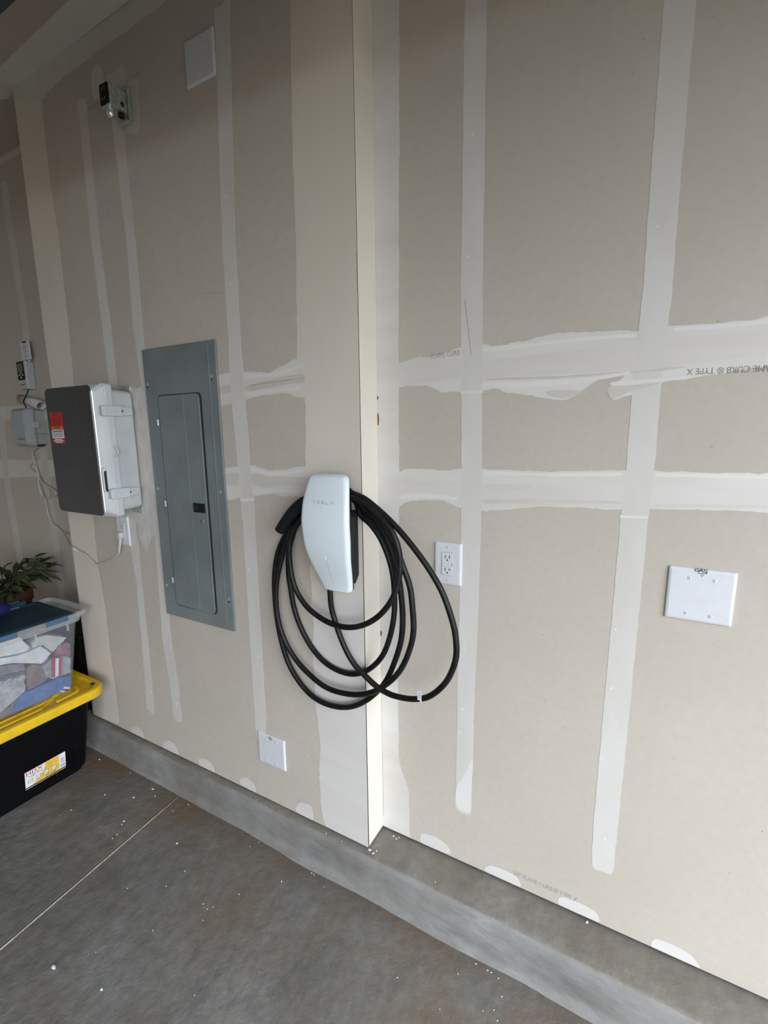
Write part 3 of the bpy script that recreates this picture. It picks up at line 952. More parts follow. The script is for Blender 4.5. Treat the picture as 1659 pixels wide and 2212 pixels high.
bmo('word_mark', bm, M_GREYTXT, ch, recalc=False)['label'] = 'grey lettering TESLA'

# the cable: out of the bottom, one big loop to the right, then four coils over the hook
YE, YA, YBk, YCc, YDd = 1.095, 1.100, 1.084, 1.108, 1.066


def cp(seq, y0, y1=None):
    out = []
    for i, (a, b_) in enumerate(seq):
        t = i / max(1, len(seq) - 1)
        out.append(pix(a, b_, y=y0 if y1 is None else y0 + (y1 - y0) * t))
    return out


def over(y, z, y2):
    """across the hook behind the glass, from right to left"""
    return [Vector((-0.715, y, z)), Vector((XCH, (y + y2) / 2, z + 0.006)), Vector((-0.80, y2, z))]


path = [pix(712, 1262, y=1.075), pix(713.5, 1285, y=1.077), pix(715, 1305, y=1.079)]
path += cp([(719, 1325), (730, 1361), (746, 1401), (765, 1434), (787, 1458), (814, 1483), (841, 1499), (868, 1507), (895, 1510), (923, 1506), (950, 1488), (971, 1461), (985, 1420), (984, 1374), (974, 1331), (955, 1279), (931, 1236), (901, 1193), (868, 1152), (841, 1123), (814, 1098), (787, 1077), (762, 1066)], 1.082, 1.080)
path += over(1.080, 1.302, YA)
path += cp([(640, 1120), (617, 1155), (601, 1192), (594, 1231), (593, 1271), (597, 1325), (608, 1385), (624, 1434), (646, 1472), (673, 1502), (706, 1521), (744, 1528), (776, 1521), (806, 1502), (833, 1472), (852, 1431), (866, 1385), (870, 1339), (867, 1290), (861, 1245), (851, 1205), (836, 1165), (812, 1128), (784, 1102)], YA)
path += over(YA, 1.284, YBk)
path += cp([(642, 1130), (622, 1165), (606, 1215), (597, 1265), (598, 1320), (611, 1374), (638, 1423), (673, 1461), (711, 1488), (760, 1500), (801, 1496), (836, 1477), (863, 1450), (882, 1412), (893, 1366), (891, 1312), (885, 1266), (871, 1225), (858, 1190), (842, 1157), (818, 1126), (787, 1099)], YBk)
path += over(YBk, 1.285, YCc)
path += cp([(648, 1125), (630, 1165), (623, 1205), (624, 1244), (628, 1271), (635, 1312), (649, 1353), (670, 1393), (697, 1426), (730, 1448), (765, 1456), (798, 1445), (825, 1418), (841, 1380), (851, 1331), (852, 1285), (849, 1244), (839, 1203), (822, 1163), (801, 1133), (778, 1110)], YCc)
path += over(YCc, 1.284, YDd)
path += cp([(643, 1128), (628, 1158), (625, 1190), (628, 1231), (638, 1271), (660, 1307), (687, 1331), (716, 1347), (749, 1355), (782, 1351), (814, 1334), (841, 1304), (858, 1266), (864, 1217), (858, 1176), (842, 1142), (815, 1112), (786, 1088)], YDd)
path += [Vector((-0.715, 1.062, 1.290)), Vector((XCH, 1.055, 1.299)), Vector((-0.80, 1.052, 1.293)), Vector((-0.842, 1.052, 1.268))]
cable = tube('charging_cable', path, 0.0083, M_CABLE, ch, n=12, sub=7)
cable['label'] = 'coiled black charging cable'
h0, h1 = Vector((-0.835, 1.054, 1.275)), pix(605, 1146, y=1.056)
hd = tube('connector_handle', [h0, h0.lerp(h1, .2) + Vector((-.003, 0, .003)), h0.lerp(h1, .55) + Vector((-.004, 0, .005)), h1], [0.009, 0.014, 0.0165, 0.0165, 0.0155, 0.0145], M_BLACK, ch, n=16, sub=6, flat=1.15)
hd['label'] = 'black plug handle at the cable end'
t0 = pix(909, 1509, y=1.082)
tube('tag_band', [t0 + Vector((-.006, 0, .001)), t0 + Vector((.006, 0, -.001))], 0.0089, M_PRINTW, cable, n=12, sub=0)
box('warning_tag', (t0.x - .006, t0.y - .0095, t0.z), (t0.x + .006, t0.y - .0088, t0.z + .027), M_PRINTW, cable)['label'] = 'small white tag'
for k in range(6):
    box('tag_print', (t0.x - .0045, t0.y - .0098, t0.z + .004 + k * .0036), (t0.x + .0045, t0.y - .0094, t0.z + .0054 + k * .0036), M_GREYTXT, cable)

# ------------------------------------------------------------------ breaker panel
bp = thing('breaker_panel', 'grey steel breaker panel cover with closed door and black latch', 'breaker panel', (-1.42, D, .763))
px0, px1, pz0, pz1 = -1.605, -1.232, .763, 1.758
cover = box('cover', (px0, D - .0085, pz0), (px1, D - .0005, pz1), M_PANEL, bp, 0.003)
dq = [pix(343, 858, y=D), pix(438, 848, y=D), pix(472, 1324, y=D), pix(390, 1304, y=D)]
dx0, dx1 = (dq[0].x + dq[3].x) / 2, (dq[1].x + dq[2].x) / 2
dz0, dz1 = (dq[2].z + dq[3].z) / 2, (dq[0].z + dq[1].z) / 2
prism_y('door_reveal', rrect((dx0 + dx1) / 2, (dz0 + dz1) / 2, (dx1 - dx0) / 2 + .004, (dz1 - dz0) / 2 + .004, .018, 4), D - .0090, D - .006, M_GAP, bp)
# door stands a touch open at its right edge
dv = rrect((dx0 + dx1) / 2, (dz0 + dz1) / 2, (dx1 - dx0) / 2, (dz1 - dz0) / 2, .016, 4)


def dy(x):
    return D - .0105 - .006 * (x - dx0) / (dx1 - dx0)


door = loft('door', [[(x, dy(x) + .003, z) for x, z in dv], [(x, dy(x), z) for x, z in dv]], M_PANEL, bp)
cx0 = pix(403, 852, y=D).x
cx1 = pix(438, 1316, y=D).x
cxm = (cx0 + cx1) / 2
box('door_crease', (cxm - .0012, dy(cxm) - .0012, dz0 + .008), (cxm + .0012, dy(cxm) + .001, dz1 - .006), M_PANEL, door, 0.0005)
box('door_edge_bead', (dx1 - .0042, dy(dx1) - .0016, dz0 + .014), (dx1 - .0012, dy(dx1) + .002, dz1 - .014), M_PANEL, door, 0.0006)
box('cover_bend', (px1 - .040, D - .0098, pz0 + .02), (px1 - .034, D - .008, pz1 - .02), M_PANEL, cover, 0.0008)
la, lb = pix(426, 1085, y=D), pix(452, 1107, y=D)
lx0, lx1, lz0, lz1 = la.x, lb.x, lb.z, la.z
yl = dy((lx0 + lx1) / 2)
lat = box('latch', (lx0, yl - .0035, lz0), (lx1, yl + .002, lz1), M_BLACK, door, 0.0012)
lat['label'] = 'black slide latch'
box('latch_recess', (lx0 + .004, yl - .0045, lz0 + .006), ((lx0 + lx1) / 2 - .002, yl - .003, lz1 - .006), M_BLACKSIDE, lat)
box('latch_slider', ((lx0 + lx1) / 2 + .001, yl - .0065, lz0 + .005), (lx1 - .004, yl - .003, lz1 - .005), M_BLACK, lat, .001)
p = pix(446, 1125, y=D)
cyl('door_lock', (p.x, dy(p.x) - .002, p.z), (p.x, dy(p.x) + .002, p.z), .0075, M_PANEL, door, 14)
for (a, b_) in ((348, 913), (364, 1087), (379, 1251)):
    p = pix(a, b_, y=D)
    box('hinge', (p.x - .003, D - .0145, p.z - .011), (p.x + .003, D - .009, p.z + .011), M_SILVER, bp, .0008)


def screw(parent, x, y, z, r=.0055, m=M_SCREW, rot=0.6):
    s = loft('screw', [[(x + r * math.cos(a) * k, yy, z + r * math.sin(a) * k) for a in [2 * math.pi * j / 14 for j in range(14)]] for yy, k in ((y, 1), (y - r * .16, .94), (y - r * .24, .6))], m, parent)
    c_, s_ = math.cos(rot), math.sin(rot)
    l, w = r * .75, r * .16
    q = [(-l, -w), (l, -w), (l, w), (-l, w)]
    mesh('slot', [(x + a * c_ - b_ * s_, y - r * .24 - .0002, z + a * s_ + b_ * c_) for a, b_ in q], [(0, 1, 2, 3)], M_GREYTXT, s)
    return s


for (a, b_) in ((323, 831), (461, 813), (345, 1055), (480, 1062), (364, 1263), (498, 1293)):
    p = pix(a, b_, y=D)
    screw(bp, p.x, D - .0085, p.z, .0062, M_ZINC, random.uniform(0, 3))
    if b_ in (831, 813, 1293):
        prism_y('keyhole', rrect(p.x + .001, p.z - .008, .0032, .006, .003, 4), D - .0088, D - .007, M_GAP, bp)

# ------------------------------------------------------------------ wall plates


def plate(name, label, cat, x0, x1, z0, z1, y, group=None, tilt=0.0, th=.0065):
    t = thing(name, label, cat, ((x0 + x1) / 2, y, z0), group)
    cx, cz = (x0 + x1) / 2, (z0 + z1) / 2

    def rt(p):
        a, b_ = p[0] - cx, p[1] - cz
        return (cx + a * math.cos(tilt) - b_ * math.sin(tilt), cz + a * math.sin(tilt) + b_ * math.cos(tilt))
    hx, hz = (x1 - x0) / 2, (z1 - z0) / 2
    rings = []
    for ins, yy in ((0, y - .0004), (0, y - .0025), (.002, y - th + .0012), (.0062, y - th)):
        rings.append([(rt(q)[0], yy, rt(q)[1]) for q in rrect(cx, cz, hx - ins, hz - ins, .003, 2)])
    loft('plate', rings, M_WHITE, t)
    return t, rt, cx, cz


def strokes(name, parent, segs, y, w, mat=M_PRINTK):
    bm_ = bmesh.new()
    for (a, b_), (c_, d_) in segs:
        v = Vector((c_ - a, d_ - b_))
        n_ = Vector((-v.y, v.x)).normalized() * w / 2
        e = v.normalized() * w * .3
        q = [(a - e.x - n_.x, b_ - e.y - n_.y), (c_ + e.x - n_.x, d_ + e.y - n_.y), (c_ + e.x + n_.x, d_ + e.y + n_.y), (a - e.x + n_.x, b_ - e.y + n_.y)]
        bm_.faces.new([bm_.verts.new((x, y, z)) for x, z in q])
    return bmo(name, bm_, mat, parent, recalc=False)


t, rt, cx, cz = plate('blank_plate', 'white blank wall plate marked GAS on the right wall section', 'wall plate', .065, .1925, 1.0305, 1.1535, D2, 'blank wall plates', -0.006)
for a, b_ in ((-.0195, .041), (.0265, .041), (-.0195, -.0415), (.0265, -.0415)):
    q = rt((cx + a - .003, cz + b_ - .002))
    screw(t, q[0], D2 - .0065, q[1], .0042, M_WHITE, random.choice((1.5, .7, 1.2)))
g = [(1505, 1229.5, 'G'), (1514.5, 1230.5, 'A'), (1524, 1232, 'S')]
sg = []
for a, b_, c in g:
    p = pix(a, b_, y=D2)
    w_, h_ = .0035, .0038
    sh = {'G': [((1, 1), (-1, .4)), ((-1, .4), (-.9, -.8)), ((-.9, -.8), (1, -.9)), ((1, -.9), (1, 0)), ((1, 0), (.2, 0))], 'A': [((-1, -1), (0, 1)), ((0, 1), (1, -1)), ((-.6, -.3), (.6, -.3))],
          'S': [((1, 1), (-.8, .8)), ((-.8, .8), (-.6, 0)), ((-.6, 0), (.8, -.2)), ((.8, -.2), (.6, -1)), ((.6, -1), (-1, -.8))]}[c]
    sg += [((p.x + u[0] * w_, p.z + u[1] * h_), (p.x + v[0] * w_, p.z + v[1] * h_)) for u, v in sh]
for (a, b_, c, d_) in ((1506, 1236.5, 1527, 1237.5), (1513, 1240, 1520, 1241), (1515, 1243, 1517, 1243.5)):
    p, q = pix(a, b_, y=D2), pix(c, d_, y=D2)
    sg.append(((p.x, p.z), (q.x, q.z)))
strokes('hand_lettering', t, sg, D2 - .0068, .0013)['label'] = 'black handwritten letters GAS'

t, rt, cx, cz = plate('blank_plate', 'small white blank wall plate low on the left section near curb', 'wall plate', -1.156, -1.0305, .278, .397, D, 'blank wall plates')
for a, b_ in ((-.023, .041), (.023, .041), (-.023, -.0415), (.023, -.0415)):
    screw(t, cx + a, D - .0065, cz + b_, .0042, M_WHITE, random.choice((1.5, .7)))
sg = [((cx - .009, cz + .0535), (cx + .009, cz + .0525)), ((cx - .006, cz + .0495), (cx + .007, cz + .049)), ((cx - .002, cz + .046), (cx + .004, cz + .0455)), ((cx - .006, cz + .056), (cx + .001, cz + .0555))]
strokes('hand_lettering', t, sg, D - .0068, .0016)

t, rt, cx, cz = plate('blank_plate', 'white blank wall plate high up under the dim ceiling', 'wall plate', -1.280, -1.158, 2.476, 2.596, D, 'blank wall plates')
for a, b_ in ((.023, .041), (-.01, -.0415), (.023, -.0415)):
    screw(t, cx + a, D - .0065, cz + b_, .0042, M_WHITE, 1.5)


def receptacle(t, cx, cz, y, plug_low=False):
    ins = prism_y('outlet_face', rrect(cx, cz, .0168, .0335, .0025, 2), y - .0085, y - .004, M_WHITE, t, .0006)
    prism_y('outlet_gap', rrect(cx, cz, .0176, .0343, .003, 2), y - .0067, y - .005, M_GREYTXT, ins)
    for s in (1, -1):
        zc = cz + s * .0185 + .003
        for dx_, hh in ((-.0062, .0042), (.0062, .0036)):
            box('socket_slot', (cx + dx_ - .0011, y - .0088, zc - hh), (cx + dx_ + .0011, y - .0080, zc + hh), M_PRINTK, ins)
        cyl('ground_hole', (cx, y - .0088, zc - .0098), (cx, y - .008, zc - .0098), .0024, M_PRINTK, ins, 10)
    box('test_button', (cx - .0150, y - .0097, cz - .0042), (cx - .0005, y - .008, cz + .0042), M_WHITE, ins, .0006)
    box('reset_button', (cx + .0005, y - .0095, cz - .0042), (cx + .0120, y - .008, cz + .0042), M_WHITE, ins, .0006)
    box('button_gap', (cx + .0125, y - .0089, cz - .0042), (cx + .0150, y - .008, cz + .0042), M_GREYTXT, ins)
    for s in (1, -1):
        screw(t, cx, y - .0065, cz + s * .0485, .0036, M_WHITE, .9)
    return ins


t, rt, cx, cz = plate('wall_outlet', 'white double outlet right of the hanging black cable', 'outlet', -.510, -.4285, 1.026, 1.150, D2, 'wall outlets')
receptacle(t, cx, cz, D2)
t, rt, cx, cz = plate('wall_outlet', 'white wall outlet just below the grey enclosure, cord plugged in', 'outlet', -1.880, -1.800, 1.012, 1.136, D, 'wall outlets')
receptacle(t, cx, cz, D)
LOX, LOZ = cx, cz

# ------------------------------------------------------------------ grey enclosure with smoked cover
en = thing('equipment_enclosure', 'grey plastic equipment box with dark smoked cover and red sticker', 'enclosure', (-1.87, D, 1.155))
ex0, ex1, ez0, ez1 = -2.016, -1.686, 1.178, 1.622
ecx, ecz = (ex0 + ex1) / 2, (ez0 + ez1) / 2
hw, hh = (ex1 - ex0) / 2, (ez1 - ez0) / 2
R4 = lambda a, b_, r, y: [(q[0], y, q[1]) for q in rrect(ecx, ecz, a, b_, r, 4)]
loft('box_body', [R4(hw - .006, hh - .006, .018, D - .008), R4(hw - .004, hh - .004, .02, D - .014), R4(hw, hh, .018, 1.034)], M_BOX, en)
loft('box_rim', [R4(hw + .003, hh + .017, .012, 1.034), R4(hw + .004, hh + .018, .012, 1.032), R4(hw + .004, hh + .018, .012, 1.010), R4(hw + .001, hh + .015, .012, 1.007)], M_BOXRIM, en)
lid = loft('box_lid', [R4(hw - .001, hh + .016, .012, 1.008), R4(hw - .005, hh + .013, .014, 0.997), R4(hw - .012, hh + .008, .022, 0.984), R4(hw - .018, hh + .006, .024, 0.974)], M_BOX, en)
smk = loft('smoked_cover', [R4(hw - .018, hh + .009, .022, 0.9745), R4(hw - .0165, hh + .0105, .022, 0.9715), R4(hw - .018, hh + .009, .022, 0.9685)], M_SMOKE, en)
smk['label'] = 'dark glossy smoked cover'
loft('cover_edge', [R4(hw - .0150, hh + .0115, .022, 0.977), R4(hw - .0142, hh + .0125, .022, 0.9755), R4(hw - .0152, hh + .0115, .022, 0.9725), R4(hw - .0175, hh + .0095, .022, 0.9725)], M_SILVER, en)
for sz in (1, -1):
    zc = ecz + sz * (hh + .002)
    bm = bmesh.new()
    pts = [(ex1 - .052, 0.974, zc + sz * .009), (ex1 - .022, 0.974, zc - sz * .010), (ex1 - .002, 1.006, zc + sz * .004), (ex1 - .004, 1.008, zc + sz * .015), (ex1 - .030, 1.006, zc + sz * .015)]
    c0 = [bm.verts.new(q) for q in pts]
    c1 = [bm.verts.new((q[0], q[1] - .004, q[2])) for q in pts]
    for k in range(5):
        bm.faces.new((c0[k], c0[(k + 1) % 5], c1[(k + 1) % 5], c1[k]))
    bm.faces.new(c1)
    bm.faces.new(c0[::-1])
    bmo('corner_cap', bm, M_SILVER, en)
for zc in (pix(245, 888, x=ex1).z, pix(265, 1064, x=ex1).z):
    cl = box('clasp', (ex1 + .004, 0.992, zc - .0185), (ex1 + .015, 1.058, zc + .0185), M_BOXRIM, en, .0025)
    tv = [(a, b_) for a, b_ in rrect(1.078, zc, .024, .0155, .010, 4)]
    loft('clasp_tongue', [[(ex1 + .001, a, b_) for a, b_ in tv], [(ex1 + .0095, a, b_) for a, b_ in tv], [(ex1 + .011, 1.078 + (a - 1.078) * .93, zc + (b_ - zc) * .9) for a, b_ in tv]], M_BOX, cl)
    box('clasp_pin', (ex1 + .0095, 1.0575, zc - .0030), (ex1 + .0155, 1.0610, zc + .0030), M_PRINTK, cl)
    box('clasp_hook', (ex1 - .002, 0.986, zc - .0165), (ex1 + .014, 0.994, zc + .0165), M_BOXRIM, cl, .002)
zc = pix(244, 975, x=ex1).z
hs = tube('padlock_hasp', [(ex1 + .002, 1.020, zc + .018), (ex1 + .010, 1.024, zc + .012), (ex1 + .013, 1.028, zc), (ex1 + .010, 1.024, zc - .012), (ex1 + .002, 1.020, zc - .018)], .004, M_BOX, en, n=8)
# reflection on the lid flank, built as a white loop round a black middle
zc = pix(223, 1038, x=ex1 - .006).z
st = rrect(0.986, zc, .0115, .046, .011, 5)
si = rrect(0.987, zc - .004, .0075, .038, .007, 5)
xl_ = ex1 - .008
loft('reflection_loop', [[(xl_ - .010, a, b_) for a, b_ in st], [(xl_ + .002, a, b_) for a, b_ in st], [(xl_ + .002, a, b_) for a, b_ in si], [(xl_ - .001, a, b_) for a, b_ in si]], [M_WHITE], en)
loft('strap_slot', [[(xl_ - .002, a, b_) for a, b_ in si], [(xl_ - .0005, a, b_) for a, b_ in si]], M_PRINTK, en)
for z0_, z1_ in ((ez1 - .004, ez1 + .018), (ez0 - .020, ez0 + .004)):
    tb = box('mounting_tab', (ex1 - .070, D - .006, z0_), (ex1 - .012, D - .0006, z1_), M_ZINC, en, .001)
    screw(tb, ex1 - .030, D - .006, (z0_ + z1_) / 2 + (.005 if z0_ > 1.4 else -.005), .005, M_ZINC)
# warning sticker
a, b_ = pix(107, 892, y=.968), pix(141, 958, y=.968)
sx0, sx1, sz1, sz0 = a.x, b_.x, a.z, b_.z
sh = sz1 - sz0
stk = box('warning_sticker', (sx0, .9675, sz0), (sx1, .9686, sz1), M_RED, smk)
stk['label'] = 'red and white warning sticker'
yk = .9672
bm = bmesh.new()
zz = lambda f: sz1 - f * sh


def band(nm, f0, f1, mt, x0=sx0, x1=sx1, y=.96735):
    box(nm, (x0, y - .0001, zz(f1)), (x1, y + .0006, zz(f0)), mt, smk)


band('sticker_band', .45, .56, M_ORANGE)
band('sticker_band', .56, .83, M_PRINTW)
wd = sx1 - sx0
for f, l0, l1, mt in ((.06, .22, .72, M_DKRED), (.16, .12, .88, M_DKRED), (.23, .12, .86, M_DKRED), (.30, .12, .80, M_DKRED), (.37, .12, .84, M_DKRED), (.48, .28, .74, M_PRINTK), (.60, .10, .92, M_PRINTK), (.66, .06, .94, M_GREYTXT), (.71, .06, .92, M_GREYTXT), (.76, .06, .94, M_GREYTXT),
                      (.865, .2, .8, M_PRINTW), (.91, .06, .94, M_PRINTW), (.96, .22, .8, M_PRINTW)):
    band('sticker_line', f - .012, f + .016, mt, sx0 + l0 * wd, sx0 + l1 * wd, .96705)

# ------------------------------------------------------------------ irrigation controller and its power cord
ic = thing('irrigation_controller', 'grey irrigation control box with hinged lid in the dim recess', 'controller', (-2.84, D3, 1.405))
ix0, ix1, iz0, iz1 = -2.915, -2.749, 1.411, 1.590
icx, icz = (ix0 + ix1) / 2, (iz0 + iz1) / 2
hx, hz = (ix1 - ix0) / 2, (iz1 - iz0) / 2
R5 = lambda a, b_, r, y, ox=0: [(q[0] + ox, y, q[1]) for q in rrect(icx, icz, a, b_, r, 4)]
loft('controller_base', [R5(hx - .002, hz - .003, .008, D3 - .0006), R5(hx, hz, .008, 1.270)], M_CTRL, ic)
lidc = loft('controller_lid', [R5(hx + .003, hz + .006, .014, 1.269), R5(hx + .004, hz + .007, .016, 1.258), R5(hx + .001, hz + .004, .016, 1.245), R5(hx - .018, hz - .006, .02, 1.231), R5(hx - .024, hz - .014, .02, 1.229)], M_CTRL, ic, smooth=False)
zc = pix(78, 918, x=ix1).z
box('lid_latch', (ix1 + .001, 1.250, zc - .015), (ix1 + .010, 1.285, zc + .015), M_CTRLL, ic, .002)
box('lid_seam', (ix1 - .002, 1.2705, iz0 + .004), (ix1 + .0006, 1.2725, iz1 - .004), M_GAP, ic)
box('body_groove', (ix1 - .002, 1.275, icz - .035), (ix1 + .0006, D3 - .002, icz - .0335), M_GAP, ic)
box('cable_gland', (ix1 - .040, 1.275, iz0 - .008), (ix1 - .008, 1.305, iz0 + .002), M_BLACK, ic, .002)
p = pix(45.5, 948.5, y=1.229)
lettering('maker_name', 'Rain Bird', .0145, M_PRINTK, lidc, (p.x + .002, 1.2285, p.z), squash=1.35)
cord = [Vector((ix1 - .020, 1.288, iz0 - .004))] + [pix(a, b_, y=1.300) for a, b_ in ((70, 975), (73, 991), (78, 1012), (83, 1029), (85, 1045), (91, 1066), (97, 1080), (101, 1095), (104, 1110), (111, 1128), (124, 1140), (137, 1151))]
cord += [pix(146, 1166, y=1.20), pix(155, 1182, y=1.100), pix(168, 1190, y=1.105), pix(182, 1196, y=1.108), pix(197, 1210, y=1.108), pix(208, 1219, y=1.108), pix(222, 1216, y=1.106), pix(235, 1211, y=1.104), pix(248, 1204, y=1.100), pix(257, 1195, y=1.100)]
pc = tube('power_cord', cord, .0034, M_CORD, ic, n=8, sub=6)
lo1 = [pix(a, b_, y=1.298) for a, b_ in ((83, 1031), (74, 1018), (64, 1012), (63, 1005), (70, 1001), (78, 1008), (84, 1029))]
tube('cord_loop', lo1, .0032, M_CORD, pc, n=8)
lo2 = [pix(a, b_, y=1.294) for a, b_ in ((83, 1031), (84, 1048), (88, 1066), (96, 1077), (104, 1074), (106, 1066), (100, 1054), (90, 1041), (84, 1031))]
tube('cord_loop', lo2, .0032, M_CORD, pc, n=8)
lo3 = [pix(a, b_, y=1.302) for a, b_ in ((86, 1036), (98, 1046), (112, 1055), (121, 1064), (119, 1071), (110, 1074), (100, 1076))]
tube('cord_loop', lo3, .0032, M_CORD, pc, n=8)
p = pix(83, 1031, y=1.298)
tube('cord_tie', [p + Vector((-.010, -.004, -.003)), p + Vector((.012, -.004, .006))], .0045, M_WHITE, pc, n=8, sub=0)
zp = LOZ - .0165
plug = box('cord_plug', (LOX - .011, 1.092, zp - .012), (LOX + .011, D - .0085, zp + .012), M_CORD, pc, .004)
tube('plug_neck', [pix(257, 1195, y=1.100), Vector((LOX - .001, 1.100, zp - .026)), Vector((LOX, 1.101, zp - .008))], [.0036, .006, .0078], M_CORD, pc, n=10)

rc = thing('sensor_receiver', 'small grey receiver with dark screen, lid flipped up, above controller', 'controller', (-2.81, D3, 1.692))
rx0, rx1, rz0, rz1 = -2.868, -2.786, 1.695, 1.832
box('receiver_body', (rx0, 1.276, rz0), (rx1, D3 - .0006, rz1), M_CTRLL, rc, .005)
prism_y('receiver_face', rrect((rx0 + rx1) / 2 - .004, rz1 - .046, .034, .0455, .006, 3), 1.2745, 1.2765, M_DGREEN, rc)
prism_y('receiver_screen', rrect((rx0 + rx1) / 2 - .004, rz1 - .030, .026, .020, .002, 2), 1.2737, 1.275, M_LCD, rc)
for dx_, dz_ in ((0, -.056), (-.014, -.067), (.016, -.067), (0, -.079)):
    prism_y('receiver_button', rrect((rx0 + rx1) / 2 - .004 + dx_, rz1 + dz_, .006, .005, .0045, 4), 1.273, 1.275, M_CTRLL, rc, .0006)
box('maker_line', ((rx0 + rx1) / 2 - .026, 1.2753, rz0 + .021), ((rx0 + rx1) / 2 + .022, 1.2757, rz0 + .0245), M_PRINTK, rc)
fa, fb = pix(44, 739, y=1.292), pix(68, 776, y=1.292)
fl = box('flip_lid', (fa.x, 1.288, fb.z), (fb.x, 1.294, fa.z), M_WHITE, rc, .002)
fw, fh = fb.x - fa.x, fa.z - fb.z
box('lid_notch', (fa.x + fw * .28, 1.2872, fa.z - .009), (fa.x + fw * .72, 1.2882, fa.z - .001), M_GAP, fl)
for r_, cs in ((.28, (.35, .5, .65)), (.42, (.36, .56)), (.55, (.4, .6)), (.68, (.5,)), (.82, (.38, .62))):
    for c_ in cs:
        prism_y('lid_print', rrect(fa.x + fw * c_, fa.z - fh * r_, .0042, .0035, .003, 3), 1.2872, 1.2882, M_GREYTXT, fl)
for s in (-1, 1):
    tube('lid_hinge', [((fa.x + fb.x) / 2 + s * .018, 1.290, fb.z - .001), ((fa.x + fb.x) / 2 + s * .018, 1.296, rz1 - .002)], .004, M_SILVER, rc, n=8, sub=0)
tube('sensor_wire', [Vector((-2.812, 1.292, rz0 + .004))] + [pix(a, b_, y=1.262) for a, b_ in ((59, 850), (52, 863), (51, 870), (55, 877))] + [Vector((-2.80, 1.262, iz1 - .002))], .0026, M_BLACK, rc, n=8)
pr = thing('paper_roll', 'rolled white paper manual resting on top of irrigation controller', 'paper', (-2.78, 1.295, 1.60))
pa, pb = pix(46, 862, y=1.292), pix(90, 876, y=1.278)
ax = (pb - pa).normalized()
sd = ax.cross(Vector((0, 0, 1))).normalized()
upn = sd.cross(ax)
vs, fs = [], []
NS = 40
for i in range(NS + 1):
    t_ = i / NS
    a_ = t_ * 2 * math.pi * 1.35 + .4
    r_ = .025 - .006 * t_
    off = sd * (r_ * math.cos(a_)) + upn * (r_ * math.sin(a_))
    vs += [pa + off, pb + off + ax * (.012 * math.sin(a_))]
for i in range(NS):
    fs.append((2 * i, 2 * i + 1, 2 * i + 3, 2 * i + 2))
po = mesh('paper_sheet', vs, fs, M_PAPERSHEET, pr, smooth=True)
sm = po.modifiers.new('thickness', 'SOLIDIFY')
sm.thickness = .001

# ------------------------------------------------------------------ ceiling socket box
jb = thing('socket_box', 'small galvanised socket box near the ceiling, black receptacle face', 'junction box', (-1.56, D, 2.46))
jx, jz0, jz1 = -1.546, 2.463, 2.571
box('bracket_plate', (jx - .055, D - .004, jz0), (jx + .001, D - .0006, jz1), M_ZINC, jb, .0008)
box('bracket_lip', (jx - .002, D - .014, jz0), (jx + .001, D - .002, jz1), M_ZINC, jb, .0006)
box('bracket_foot', (jx - .050, D - .022, jz0 - .001), (jx - .002, D - .003, jz0 + .003), M_ZINC, jb, .0006)
bx = box('steel_box', (jx - .052, 1.060, 2.488), (jx - .006, D - .004, 2.548), M_ZINC, jb, .003)
rg = box('cover_ring', (jx - .054, 1.048, 2.486), (jx - .004, 1.060, 2.550), M_ZINC, jb, .003)
rf = box('receptacle_face', (jx - .048, 1.043, 2.489), (jx - .008, 1.049, 2.546), M_BLACK, jb, .002)
rf['label'] = 'black receptacle face'
for z_ in (2.531, 2.504):
    for dx_ in (-.006, .006):
        box('socket_slot', (jx - .028 + dx_ - .001, 1.0425, z_ - .004), (jx - .028 + dx_ + .001, 1.0432, z_ + .004), M_ORANGE, rf)
cyl('knockout', (jx - .0062, 1.090, 2.505), (jx - .0050, 1.090, 2.505), .007, M_GAP, bx)
tube('cable_clamp', [(jx - .030, 1.062, 2.487), (jx - .030, 1.062, 2.474), (jx - .030, 1.068, 2.466)], [.011, .012, .010], M_SILVER, jb, n=14)
tube('cable_clamp', [(jx - .026, 1.096, 2.489), (jx - .026, 1.096, 2.476)], .009, M_BLACK, jb, n=12, sub=0)
screw(jb, jx - .020, D - .016, 2.475, .004, M_ZINC)

# ------------------------------------------------------------------ black storage tote with yellow lid
def tub(cx, cy, hx0, hy0, hx1, hy1, z0, z1, r0, r1, steps=1):
    out = []
    for k in range(steps + 1):
        t_ = k / steps
        out.append([(q[0], q[1], z0 + (z1 - z0) * t_) for q in rrect(cx, cy, hx0 + (hx1 - hx0) * t_, hy0 + (hy1 - hy0) * t_, r0 + (r1 - r0) * t_, 4)])
    return out


